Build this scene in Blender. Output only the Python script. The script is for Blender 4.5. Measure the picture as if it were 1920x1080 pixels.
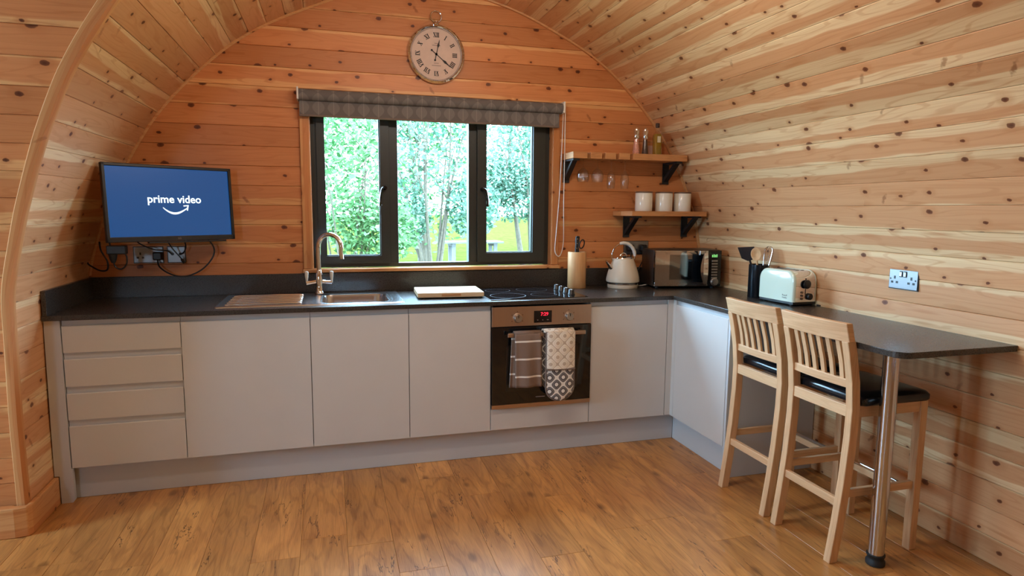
import bpy, bmesh, math, random
from mathutils import Vector, Matrix
random.seed(7)
PI = math.pi
scene = bpy.context.scene
for o in list(bpy.data.objects):
    bpy.data.objects.remove(o, do_unlink=True)
COL = scene.collection

# ------------------------------------------------------------------ camera
F_PX = 1190.81
CAM = Vector((-0.8496, -3.9815, 1.4155))
YAW, PITCH, ROLL = 0.2796, -0.1221, 0.0081
fw = Vector((math.sin(YAW) * math.cos(PITCH), math.cos(YAW) * math.cos(PITCH), math.sin(PITCH)))
rt = Vector((math.cos(YAW), -math.sin(YAW), 0))
up = rt.cross(fw)
r2 = rt * math.cos(ROLL) + up * math.sin(ROLL)
u2 = up * math.cos(ROLL) - rt * math.sin(ROLL)
cd = bpy.data.cameras.new('camera')
cd.sensor_width = 36.0
cd.lens = F_PX / 1920 * 36.0
cd.clip_start = 0.05
cam = bpy.data.objects.new('camera', cd)
M = Matrix((r2, u2, -fw)).transposed().to_4x4()
M.translation = CAM
cam.matrix_world = M
COL.objects.link(cam)
scene.camera = cam

# ------------------------------------------------------------------ colour management, world, lights
vs = scene.view_settings
vs.view_transform = 'Standard'
vs.look = 'None'
vs.gamma = 1.0
vs.exposure = 0.3
vs.use_curve_mapping = False
scene.cycles.use_denoising = True
scene.cycles.max_bounces = 8
scene.cycles.diffuse_bounces = 4
scene.cycles.transparent_max_bounces = 24
scene.cycles.sample_clamp_indirect = 4.0
scene.cycles.caustics_reflective = False
scene.cycles.caustics_refractive = False

world = bpy.data.worlds.new('sky')
scene.world = world
world.use_nodes = True
bg = world.node_tree.nodes['Background']
bg.inputs[0].default_value = (0.46, 0.72, 1.0, 1)
bg.inputs[1].default_value = 36.0


def add_light(name, kind, loc, direction, energy, color, **kw):
    ld = bpy.data.lights.new(name, kind)
    ld.energy = energy
    ld.color = color
    for k, v in kw.items():
        setattr(ld, k, v)
    lo = bpy.data.objects.new(name, ld)
    lo.location = loc
    lo.rotation_euler = Vector(direction).to_track_quat('-Z', 'Y').to_euler()
    COL.objects.link(lo)
    return lo


# sun over the right-hand side of the cabin, lights the garden only
add_light('sun', 'SUN', (6, 1, 8), (-0.80, 0.25, -0.75), 5.0, (1.0, 0.95, 0.85), angle=0.01)
# sky portal in the kitchen window
pl = add_light('window_portal', 'AREA', (-0.2, 0.14, 1.53), (0, -1, 0), 1.0, (1, 1, 1), shape='RECTANGLE', size=1.5, size_y=1.0)
pl.data.cycles.is_portal = True
# sky portals in the glazed front door and in the window of the side wing (both behind the camera)
pl = add_light('door_portal', 'AREA', (-2.9, -6.25, 1.74), (0, 1, 0), 1.0, (1, 1, 1), shape='RECTANGLE', size=0.34, size_y=0.48)
pl.data.cycles.is_portal = True
pl = add_light('wing_portal', 'AREA', (-5.06, -1.85, 1.45), (1, 0, 0), 1.0, (1, 1, 1), shape='RECTANGLE', size=1.1, size_y=1.5)
pl.data.cycles.is_portal = True

# ------------------------------------------------------------------ node helpers / materials
def new_mat(name):
    m = bpy.data.materials.new(name)
    m.use_nodes = True
    nt = m.node_tree
    nt.nodes.clear()
    out = nt.nodes.new('ShaderNodeOutputMaterial')
    return m, nt, out


class N:
    """tiny expression helper over shader nodes"""
    def __init__(s, nt): s.nt = nt
    def node(s, t, **kw):
        n = s.nt.nodes.new(t)
        for k, v in kw.items(): setattr(n, k, v)
        return n
    def lk(s, a, b): s.nt.links.new(a, b)
    def put(s, sock, v):
        if hasattr(v, 'is_linked') or isinstance(v, bpy.types.NodeSocket): s.lk(v, sock)
        else:
            if isinstance(v, tuple) and len(v) == 3 and sock.type == 'RGBA': v = (*v, 1)
            sock.default_value = v
    def m(s, op, a, b=None, c=None, clamp=False):
        n = s.node('ShaderNodeMath', operation=op, use_clamp=clamp)
        s.put(n.inputs[0], a)
        if b is not None: s.put(n.inputs[1], b)
        if c is not None: s.put(n.inputs[2], c)
        return n.outputs[0]
    def ss(s, lo, hi, x):
        n = s.node('ShaderNodeMapRange', interpolation_type='SMOOTHSTEP')
        s.put(n.inputs[0], x); s.put(n.inputs[1], lo); s.put(n.inputs[2], hi)
        return n.outputs[0]
    def mix(s, f, a, b, blend='MIX'):
        n = s.node('ShaderNodeMix', data_type='RGBA', blend_type=blend)
        s.put(n.inputs[0], f); s.put(n.inputs[6], a); s.put(n.inputs[7], b)
        return n.outputs[2]
    def vec(s, x, y, z=0.0):
        n = s.node('ShaderNodeCombineXYZ')
        s.put(n.inputs[0], x); s.put(n.inputs[1], y); s.put(n.inputs[2], z)
        return n.outputs[0]
    def noise(s, v, scale=1.0, detail=2.0, rough=0.5, dist=0.0, dim='2D'):
        n = s.node('ShaderNodeTexNoise', noise_dimensions=dim)
        s.put(n.inputs['Vector'], v)
        n.inputs['Scale'].default_value = scale; n.inputs['Detail'].default_value = detail
        n.inputs['Roughness'].default_value = rough; n.inputs['Distortion'].default_value = dist
        return n.outputs[0]
    def voro(s, v, scale=1.0, rnd=1.0):
        n = s.node('ShaderNodeTexVoronoi', voronoi_dimensions='2D', feature='F1')
        s.put(n.inputs['Vector'], v)
        n.inputs['Scale'].default_value = scale; n.inputs['Randomness'].default_value = rnd
        sc = s.node('ShaderNodeSeparateColor')
        s.lk(n.outputs['Color'], sc.inputs[0])
        return n.outputs['Distance'], sc.outputs[0], sc.outputs[1], sc.outputs[2]
    def uv(s):
        n = s.node('ShaderNodeUVMap')
        x = s.node('ShaderNodeSeparateXYZ')
        s.lk(n.outputs[0], x.inputs[0])
        return x.outputs[0], x.outputs[1]
    def rnd(s): return s.node('ShaderNodeObjectInfo').outputs['Random']
    def bsdf(s, out, **kw):
        b = s.node('ShaderNodeBsdfPrincipled')
        for k, v in kw.items():
            s.put(b.inputs[k.replace('_', ' ')], v)
        s.lk(b.outputs[0], out.inputs[0])
        return b
    def bump(s, b, h, strength=0.2, dist=0.002):
        n = s.node('ShaderNodeBump')
        n.inputs['Strength'].default_value = strength; n.inputs['Distance'].default_value = dist
        s.put(n.inputs['Height'], h)
        s.lk(n.outputs[0], b.inputs['Normal'])


def srgb(r, g, b):
    f = lambda c: (c / 255 / 12.92) if c / 255 <= 0.04045 else ((c / 255 + 0.055) / 1.055) ** 2.4
    return (f(r), f(g), f(b))


def plain(name, col, rough=0.5, metal=0.0, spec=0.5, coat=0.0, noise=0.0, nscale=40):
    m, nt, out = new_mat(name)
    n = N(nt)
    c = (*col, 1)
    if noise:
        tc = n.node('ShaderNodeTexCoord')
        t = n.noise(tc.outputs['Object'], nscale, 3, 0.6, dim='3D')
        c = n.mix(n.ss(0.3, 0.7, t), tuple(x * (1 - noise) for x in col), tuple(min(1, x * (1 + noise)) for x in col))
    n.bsdf(out, Base_Color=c, Roughness=rough, Metallic=metal, Specular_IOR_Level=spec, Coat_Weight=coat)
    return m


def emit(name, col, strength):
    m, nt, out = new_mat(name)
    n = N(nt)
    n.bsdf(out, Base_Color=(0.01, 0.01, 0.012, 1), Roughness=0.25, Emission_Color=(*col, 1), Emission_Strength=strength)
    return m


def pine(name, sap, heart, knot, width=0.1122, knots=1.0, rough=0.42, heart_bias=0.0):
    m, nt, out = new_mat(name)
    n = N(nt)
    u, v = n.uv()
    r = n.rnd()
    ra = n.m('FRACT', n.m('MULTIPLY', r, 7.31))
    rb = n.m('FRACT', n.m('MULTIPLY', r, 23.7))
    rc = n.m('FRACT', n.m('MULTIPLY', r, 51.3))
    vn = n.m('DIVIDE', v, width)
    low = n.m('SUBTRACT', n.noise(n.vec(n.m('MULTIPLY', u, 1.3), n.m('MULTIPLY', v, 7.0)), 1.0, 3, 0.55), 0.5)
    # heartwood band down the board with pale sapwood edges
    cpos = n.m('MULTIPLY_ADD', ra, 0.7, 0.15)
    t = n.m('ADD', n.m('ABSOLUTE', n.m('SUBTRACT', vn, cpos)), n.m('MULTIPLY', low, 0.55))
    hw = n.m('MULTIPLY_ADD', rb, 0.55, 0.14 + heart_bias)
    edge = n.m('ADD', hw, 0.07)
    hm = n.m('SUBTRACT', 1.0, n.ss(hw, edge, t))
    col = n.mix(n.m('MULTIPLY', hm, 0.9), sap, heart)
    # grain
    g1 = n.noise(n.vec(n.m('MULTIPLY', u, 1.6), n.m('MULTIPLY', v, 55.0)), 1.0, 4, 0.6, 0.6)
    g2 = n.noise(n.vec(n.m('MULTIPLY', u, 5.0), n.m('MULTIPLY', v, 260.0)), 1.0, 2, 0.5)
    warp = n.m('MULTIPLY', n.noise(n.vec(n.m('MULTIPLY', u, 0.9), n.m('MULTIPLY', v, 9.0)), 1.0, 2, 0.5), 9.0)
    ring = n.m('SINE', n.m('MULTIPLY', n.m('ADD', warp, n.m('MULTIPLY', vn, 3.0)), 6.0))
    gg = n.m('ADD', n.m('MULTIPLY', n.ss(0.35, 0.75, g1), 0.50), n.m('ADD', n.m('MULTIPLY', g2, 0.25), n.m('MULTIPLY', n.ss(0.72, 0.98, ring), 0.55)))
    dk = tuple(a * b for a, b in zip(heart, (0.80, 0.68, 0.55)))
    col = n.mix(n.m('MULTIPLY', gg, 0.52), col, dk)
    # round knots, spike knots and resin streaks
    wob = n.m('MULTIPLY', n.m('SUBTRACT', n.noise(n.vec(n.m('MULTIPLY', u, 60.0), n.m('MULTIPLY', v, 60.0)), 1.0, 1, 0.5), 0.5), 0.045)
    d, a, b, c = n.voro(n.vec(n.m('MULTIPLY', u, 5.2), n.m('MULTIPLY', v, 7.6)), 1.0)
    d = n.m('ADD', d, wob)
    keep = n.m('GREATER_THAN', a, 1.0 - 0.74 * knots)
    rad = n.m('MULTIPLY_ADD', n.m('POWER', b, 1.8), 0.09, 0.05)
    k1 = n.m('MULTIPLY', keep, n.m('SUBTRACT', 1.0, n.ss(n.m('MULTIPLY', rad, 0.72), rad, d)))
    core = n.m('MULTIPLY', keep, n.m('SUBTRACT', 1.0, n.ss(0.0, n.m('MULTIPLY', rad, 0.75), d)))
    halo = n.m('MULTIPLY', keep, n.m('SUBTRACT', 1.0, n.ss(rad, n.m('MULTIPLY', rad, 3.2), d)))
    d2, a2, b2, c2 = n.voro(n.vec(n.m('MULTIPLY_ADD', v, 5.0, n.m('MULTIPLY', u, 8.0)), n.m('MULTIPLY', v, 3.6)), 1.0)
    k2 = n.m('MULTIPLY', n.m('GREATER_THAN', a2, 1.0 - 0.07 * knots), n.m('SUBTRACT', 1.0, n.ss(0.03, 0.11, n.m('MULTIPLY_ADD', wob, 3.0, d2))))
    d3, a3, b3, c3 = n.voro(n.vec(n.m('MULTIPLY', u, 2.6), n.m('MULTIPLY', v, 26.0)), 1.0)
    k3 = n.m('MULTIPLY', n.m('GREATER_THAN', a3, 1.0 - 0.16 * knots), n.m('SUBTRACT', 1.0, n.ss(0.04, 0.30, d3)))
    col = n.mix(n.m('MULTIPLY', k3, 0.65), col, dk)
    col = n.mix(n.m('MULTIPLY', halo, 0.45), col, dk)
    col = n.mix(n.m('MULTIPLY', k2, n.m('MULTIPLY_ADD', c2, 0.5, 0.3)), col, tuple(x * y for x, y in zip(heart, (0.42, 0.30, 0.22))))
    col = n.mix(n.m('MULTIPLY', k1, 0.85), col, knot)
    col = n.mix(n.m('MULTIPLY', core, 0.6), col, tuple(x * 0.45 for x in knot))
    # board to board variation
    br = n.m('MULTIPLY_ADD', rc, 0.24, 0.86)
    mul = n.vec(br, n.m('POWER', br, 1.15), n.m('POWER', br, 1.35))
    col = n.mix(1.0, col, mul, 'MULTIPLY')
    bs = n.bsdf(out, Base_Color=col, Roughness=rough, Specular_IOR_Level=0.35)
    n.bump(bs, n.m('SUBTRACT', g1, n.m('MULTIPLY', k1, 0.3)), 0.15, 0.002)
    return m


def oak(name, base, dark, rough=0.45, gscale=1.0, cracks=0.0, spec=0.4, var=0.2):
    m, nt, out = new_mat(name)
    n = N(nt)
    u, v = n.uv()
    r = n.rnd()
    low = n.noise(n.vec(n.m('MULTIPLY', u, 1.6), n.m('MULTIPLY', v, 9.0 * gscale)), 1.0, 4, 0.6, 0.8)
    warp = n.m('MULTIPLY', n.noise(n.vec(n.m('MULTIPLY', u, 1.1), n.m('MULTIPLY', v, 7.0 * gscale)), 1.0, 2, 0.5), 10.0)
    ring = n.ss(0.35, 1.0, n.m('SINE', n.m('MULTIPLY', n.m('ADD', warp, n.m('MULTIPLY', v, 18.0 * gscale)), 5.0)))
    fine = n.noise(n.vec(n.m('MULTIPLY', u, 9.0), n.m('MULTIPLY', v, 330.0)), 1.0, 2, 0.55)
    fac = n.m('ADD', n.m('MULTIPLY', n.ss(0.3, 0.72, low), 0.55), n.m('ADD', n.m('MULTIPLY', ring, 0.25), n.m('MULTIPLY', n.ss(0.4, 0.75, fine), 0.28)))
    col = n.mix(n.m('MULTIPLY', fac, 0.75), base, dark)
    h = fine
    if cracks:
        cn = n.noise(n.vec(n.m('MULTIPLY', u, 1.3), n.m('MULTIPLY', v, 10.0)), 1.0, 5, 0.6, 0.25)
        cl = n.m('SUBTRACT', 1.0, n.ss(0.0, 0.011, n.m('ABSOLUTE', n.m('SUBTRACT', cn, 0.5))))
        gate = n.ss(0.54, 0.64, n.noise(n.vec(n.m('MULTIPLY', u, 2.2), n.m('MULTIPLY', v, 7.0)), 1.0, 1, 0.5))
        ck = n.m('MULTIPLY', cl, gate)
        d, a, b, c = n.voro(n.vec(n.m('MULTIPLY', u, 3.0), n.m('MULTIPLY', v, 6.0)), 1.0)
        kn = n.m('MULTIPLY', n.m('GREATER_THAN', a, 0.72), n.m('SUBTRACT', 1.0, n.ss(0.03, 0.16, n.m('ADD', d, n.m('MULTIPLY', n.m('SUBTRACT', low, 0.5), 0.25)))))
        col = n.mix(n.m('MULTIPLY', kn, 0.6), col, tuple(x * 0.5 for x in dark))
        col = n.mix(n.m('MULTIPLY', ck, cracks), col, tuple(x * 0.3 for x in dark))
        h = n.m('SUBTRACT', fine, n.m('MULTIPLY', ck, 2.0))
    br = n.m('MULTIPLY_ADD', r, var, 1.0 - var / 2)
    col = n.mix(1.0, col, n.vec(br, br, br), 'MULTIPLY')
    bs = n.bsdf(out, Base_Color=col, Roughness=rough, Specular_IOR_Level=spec)
    n.bump(bs, h, 0.08, 0.002)
    return m


def worktop_mat():
    m, nt, out = new_mat('slate_grey_laminate')
    n = N(nt)
    tc = n.node('ShaderNodeTexCoord')
    a = n.noise(tc.outputs['Object'], 220, 3, 0.7, dim='3D')
    b = n.noise(tc.outputs['Object'], 14, 4, 0.6, dim='3D')
    col = n.mix(n.ss(0.35, 0.7, a), srgb(44, 40, 37), srgb(66, 60, 55))
    col = n.mix(n.m('MULTIPLY', n.ss(0.4, 0.7, b), 0.4), col, srgb(52, 45, 40))
    bs = n.bsdf(out, Base_Color=col, Roughness=n.m('MULTIPLY_ADD', a, 0.08, 0.24), Specular_IOR_Level=0.55)
    n.bump(bs, a, 0.03, 0.001)
    return m


def clear_glass(name, tint=(1, 1, 1), refl=1.0, rough=0.0, ior=1.45):
    m, nt, out = new_mat(name)
    n = N(nt)
    t = n.node('ShaderNodeBsdfTransparent'); t.inputs[0].default_value = (*tint, 1)
    g = n.node('ShaderNodeBsdfGlossy'); g.inputs['Roughness'].default_value = rough
    f = n.node('ShaderNodeLayerWeight'); f.inputs[0].default_value = 0.5
    mx = n.node('ShaderNodeMixShader')
    n.lk(n.m('MULTIPLY', n.m('MULTIPLY_ADD', n.m('POWER', f.outputs['Facing'], 4.0), 0.6, 0.04), refl, clamp=True), mx.inputs[0])
    n.lk(t.outputs[0], mx.inputs[1]); n.lk(g.outputs[0], mx.inputs[2]); n.lk(mx.outputs[0], out.inputs[0])
    return m


def brushed(name, col, rough=0.28, scale=(4, 300)):
    m, nt, out = new_mat(name)
    n = N(nt)
    u, v = n.uv()
    g = n.noise(n.vec(n.m('MULTIPLY', u, scale[0]), n.m('MULTIPLY', v, scale[1])), 1.0, 2, 0.5)
    c = n.mix(g, tuple(x * 0.85 for x in col), col)
    n.bsdf(out, Base_Color=c, Roughness=n.m('MULTIPLY_ADD', g, 0.12, rough - 0.06), Metallic=1.0)
    return m


def lattice(name, dark, light, uscale, vscale, lw=0.35, quilt=None):
    """ogee lattice print: lines where cos u + cos v is near zero, small light stars in the cells"""
    m, nt, out = new_mat(name)
    n = N(nt)
    u, v = n.uv()
    cu = n.m('COSINE', n.m('MULTIPLY', u, 2 * PI * uscale))
    cv = n.m('COSINE', n.m('MULTIPLY', v, 2 * PI * vscale))
    f = n.m('ABSOLUTE', n.m('ADD', cu, cv))
    line = n.m('SUBTRACT', 1.0, n.ss(lw, lw + 0.12, f))
    star = n.ss(1.62, 1.72, f)
    ring = n.m('MULTIPLY', n.ss(0.86, 0.92, f), n.m('SUBTRACT', 1.0, n.ss(1.02, 1.08, f)))
    msk = n.m('MAXIMUM', line, n.m('MAXIMUM', star, n.m('MULTIPLY', ring, 0.5)))
    col = n.mix(msk, dark, light)
    bs = n.bsdf(out, Base_Color=col, Roughness=0.9, Specular_IOR_Level=0.1)
    n.bump(bs, n.m('MULTIPLY', f, -1.0), 0.3, 0.004)
    return m


def towel_mat():
    m, nt, out = new_mat('taupe_terry_cloth')
    n = N(nt)
    u, v = n.uv()
    # white bands across the cloth at fixed lengths
    acc = None
    for c in (0.045, 0.145, 0.245):
        b = n.m('SUBTRACT', 1.0, n.ss(0.004, 0.006, n.m('ABSOLUTE', n.m('SUBTRACT', v, c))))
        acc = b if acc is None else n.m('MAXIMUM', acc, b)
    w = n.noise(n.vec(n.m('MULTIPLY', u, 400), n.m('MULTIPLY', v, 400)), 1.0, 2, 0.6)
    base = n.mix(w, srgb(118, 98, 88), srgb(150, 130, 118))
    col = n.mix(acc, base, srgb(235, 228, 220))
    bs = n.bsdf(out, Base_Color=col, Roughness=0.95, Specular_IOR_Level=0.1)
    n.bump(bs, w, 0.5, 0.003)
    return m


def blind_mat():
    m, nt, out = new_mat('grey_leaf_print_fabric')
    n = N(nt)
    u, v = n.uv()
    P = 0.085
    # rows of pointed ovals with a mid rib
    fu = n.m('SUBTRACT', n.m('FRACT', n.m('DIVIDE', u, P)), 0.5)
    fv = n.m('SUBTRACT', n.m('FRACT', n.m('DIVIDE', v, 0.088)), 0.5)
    half = n.m('MULTIPLY', n.m('COSINE', n.m('MULTIPLY', fv, PI)), 0.42)
    au = n.m('ABSOLUTE', fu)
    leaf = n.m('SUBTRACT', 1.0, n.ss(n.m('SUBTRACT', half, 0.04), half, au))
    rib = n.m('SUBTRACT', 1.0, n.ss(0.01, 0.03, au))
    weave = n.noise(n.vec(n.m('MULTIPLY', u, 500), n.m('MULTIPLY', v, 60)), 1.0, 2, 0.6)
    col = n.mix(n.m('MULTIPLY', leaf, 0.36), srgb(112, 108, 107), srgb(152, 148, 146))
    col = n.mix(n.m('MULTIPLY', n.m('MULTIPLY', rib, leaf), 0.6), col, srgb(165, 158, 152))
    col = n.mix(n.m('MULTIPLY', weave, 0.25), col, srgb(80, 74, 72))
    n.bsdf(out, Base_Color=col, Roughness=0.85, Specular_IOR_Level=0.15)
    return m


def leaf_mat(name, c1, c2):
    m, nt, out = new_mat(name)
    n = N(nt)
    g = n.node('ShaderNodeNewGeometry')
    r = g.outputs['Random Per Island']
    col = n.mix(r, c1, c2)
    d = n.node('ShaderNodeBsdfDiffuse'); n.lk(col, d.inputs[0])
    t = n.node('ShaderNodeBsdfTranslucent'); n.lk(col, t.inputs[0])
    mx = n.node('ShaderNodeMixShader'); mx.inputs[0].default_value = 0.4
    n.lk(d.outputs[0], mx.inputs[1]); n.lk(t.outputs[0], mx.inputs[2]); n.lk(mx.outputs[0], out.inputs[0])
    return m


SAP, HEART, KNOT = srgb(238, 208, 162), srgb(214, 158, 112), srgb(104, 50, 28)
MAT = {}
MAT['pine'] = pine('pine_board', SAP, HEART, KNOT)
MAT['pine_back'] = pine('pine_board_orange', srgb(230, 176, 118), srgb(210, 138, 86), srgb(92, 40, 22), heart_bias=0.12)
MAT['pine_trim'] = pine('pine_trim', srgb(214, 160, 106), srgb(202, 136, 84), KNOT, width=0.05, knots=0.55)
MAT['pine_shell'] = plain('pine_backing', srgb(96, 60, 36), 0.8)
MAT['floor'] = oak('oak_laminate', srgb(212, 152, 86), srgb(116, 66, 30), rough=0.30, cracks=0.85, spec=0.45, var=0.26)
MAT['oak'] = oak('pale_oak', srgb(224, 186, 144), srgb(188, 140, 100), rough=0.45, gscale=2.5, var=0.1)
MAT['shelf'] = oak('waney_shelf_wood', srgb(206, 150, 98), srgb(150, 92, 52), rough=0.55, gscale=2.0, cracks=0.4)
MAT['block_wood'] = oak('pale_beech', srgb(222, 176, 124), srgb(190, 138, 90), rough=0.5, gscale=3.0)
MAT['board_wood'] = oak('chopping_board_wood', srgb(226, 198, 160), srgb(196, 156, 112), rough=0.5, gscale=3.0)
MAT['cab'] = plain('gloss_cashmere_door', srgb(206, 205, 203), 0.11, spec=0.5, noise=0.015, nscale=3)
MAT['cab_matt'] = plain('matt_cashmere_panel', srgb(196, 198, 201), 0.42)
MAT['carcass'] = plain('carcass_board', srgb(120, 114, 108), 0.6)
MAT['worktop'] = worktop_mat()
MAT['anthracite'] = plain('anthracite_window_frame', srgb(46, 50, 48), 0.4, noise=0.1, nscale=300)
MAT['pane'] = clear_glass('window_glass', (0.97, 1.0, 0.99), 0.8)
MAT['glassware'] = clear_glass('thin_glassware', (0.97, 0.97, 0.965), 1.8)
MAT['chrome'] = plain('polished_chrome', (0.80, 0.81, 0.83), 0.06, 1.0)
MAT['post_steel'] = plain('polished_steel_post', (0.62, 0.65, 0.72), 0.12, 1.0)
MAT['socket_steel'] = brushed('dark_brushed_steel', (0.30, 0.30, 0.31), 0.34)
MAT['steel'] = brushed('brushed_steel', (0.50, 0.49, 0.48), 0.34)
MAT['steel_sink'] = plain('satin_steel', (0.62, 0.62, 0.63), 0.2, 1.0)
MAT['black_plastic'] = plain('black_plastic', (0.012, 0.012, 0.013), 0.35, noise=0.2)
MAT['black_gloss'] = plain('black_glass', (0.006, 0.006, 0.007), 0.04, spec=0.6)
MAT['mirror_black'] = plain('mirrored_black_glass', (0.42, 0.38, 0.36), 0.04, metal=1.0)
MAT['black_iron'] = plain('black_iron', (0.014, 0.014, 0.015), 0.5, noise=0.25, nscale=90)
MAT['black_leather'] = plain('black_leather', (0.012, 0.012, 0.014), 0.22, noise=0.3, nscale=220)
MAT['rubber'] = plain('black_rubber', (0.01, 0.01, 0.01), 0.6)
MAT['cream'] = plain('cream_enamel', srgb(228, 222, 206), 0.25, coat=0.3)
MAT['cream_matt'] = plain('cream_kettle_enamel', srgb(222, 212, 194), 0.38)
MAT['white_plastic'] = plain('white_plastic', srgb(232, 230, 224), 0.4)
MAT['white_ceramic'] = plain('white_glazed_tin', srgb(236, 234, 224), 0.2, coat=0.4)
MAT['mint'] = plain('pale_cream_gloss', srgb(214, 226, 208), 0.15, coat=0.5)
MAT['lid'] = plain('brown_lid', srgb(110, 84, 66), 0.4)
MAT['clock_face'] = plain('clock_face_paper', srgb(214, 190, 176), 0.6, noise=0.04, nscale=20)
MAT['ink'] = plain('black_ink', (0.012, 0.010, 0.010), 0.6)
MAT['grey_ink'] = plain('grey_ink', srgb(150, 132, 124), 0.6)
MAT['screen'] = emit('lit_blue_screen', srgb(14, 72, 128), 0.85)
MAT['screen_white'] = emit('lit_white_logo', (0.85, 0.97, 1.0), 1.3)
MAT['led_red'] = emit('red_display_digits', (1.0, 0.02, 0.05), 1.6)
MAT['led_green'] = emit('green_display', (0.3, 0.9, 0.25), 0.8)
MAT['glove'] = lattice('lattice_print_cotton', srgb(96, 92, 94), srgb(238, 234, 228), 12.5, 12.5, 0.34)
MAT['glove_pocket'] = lattice('pale_quilted_print', srgb(240, 232, 218), srgb(202, 186, 168), 12.5, 12.5, 0.12)
MAT['binding'] = plain('taupe_binding', srgb(120, 106, 98), 0.9)
MAT['towel'] = towel_mat()
MAT['blind'] = blind_mat()
MAT['pink_salt'] = plain('pink_salt', srgb(226, 158, 138), 0.6, noise=0.35, nscale=160)
MAT['peppercorn'] = plain('peppercorns', srgb(70, 52, 44), 0.6, noise=0.6, nscale=160)
MAT['oil'] = plain('golden_oil', srgb(150, 120, 24), 0.1, spec=0.6)
MAT['paper_label'] = plain('paper_label', srgb(226, 218, 190), 0.7)
MAT['pale_card'] = plain('pale_pink_card', srgb(222, 180, 156), 0.6)
MAT['ring_print'] = plain('hob_ring_print', srgb(70, 74, 82), 0.3)
MAT['spoon'] = plain('pale_wooden_spoon', srgb(216, 172, 124), 0.6, noise=0.08)
MAT['nylon'] = plain('black_nylon', (0.012, 0.012, 0.016), 0.3)
MAT['pot'] = plain('dark_blue_black_steel', srgb(30, 34, 40), 0.22, metal=0.6)
MAT['leaf_a'] = leaf_mat('fresh_leaf', (0.02, 0.075, 0.02), (0.20, 0.34, 0.15))
MAT['leaf_b'] = leaf_mat('blue_green_leaf', (0.02, 0.07, 0.035), (0.22, 0.34, 0.25))
MAT['bark'] = plain('grey_bark', srgb(76, 66, 52), 0.9, noise=0.3, nscale=30)
MAT['grass'] = plain('meadow_grass', srgb(58, 64, 26), 1.0, spec=0.0, noise=0.3, nscale=6)
MAT['bleached'] = plain('bleached_garden_wood', srgb(96, 94, 92), 0.9, spec=0.1, noise=0.08)
MAT['lamp_white'] = plain('white_painted_metal', srgb(230, 228, 222), 0.4)
MAT['bulb'] = emit('warm_bulb', (1.0, 0.82, 0.6), 20.0)

# ------------------------------------------------------------------ mesh builder
def link(o, parent=None):
    COL.objects.link(o)
    if parent is not None: o.parent = parent
    return o


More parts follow.
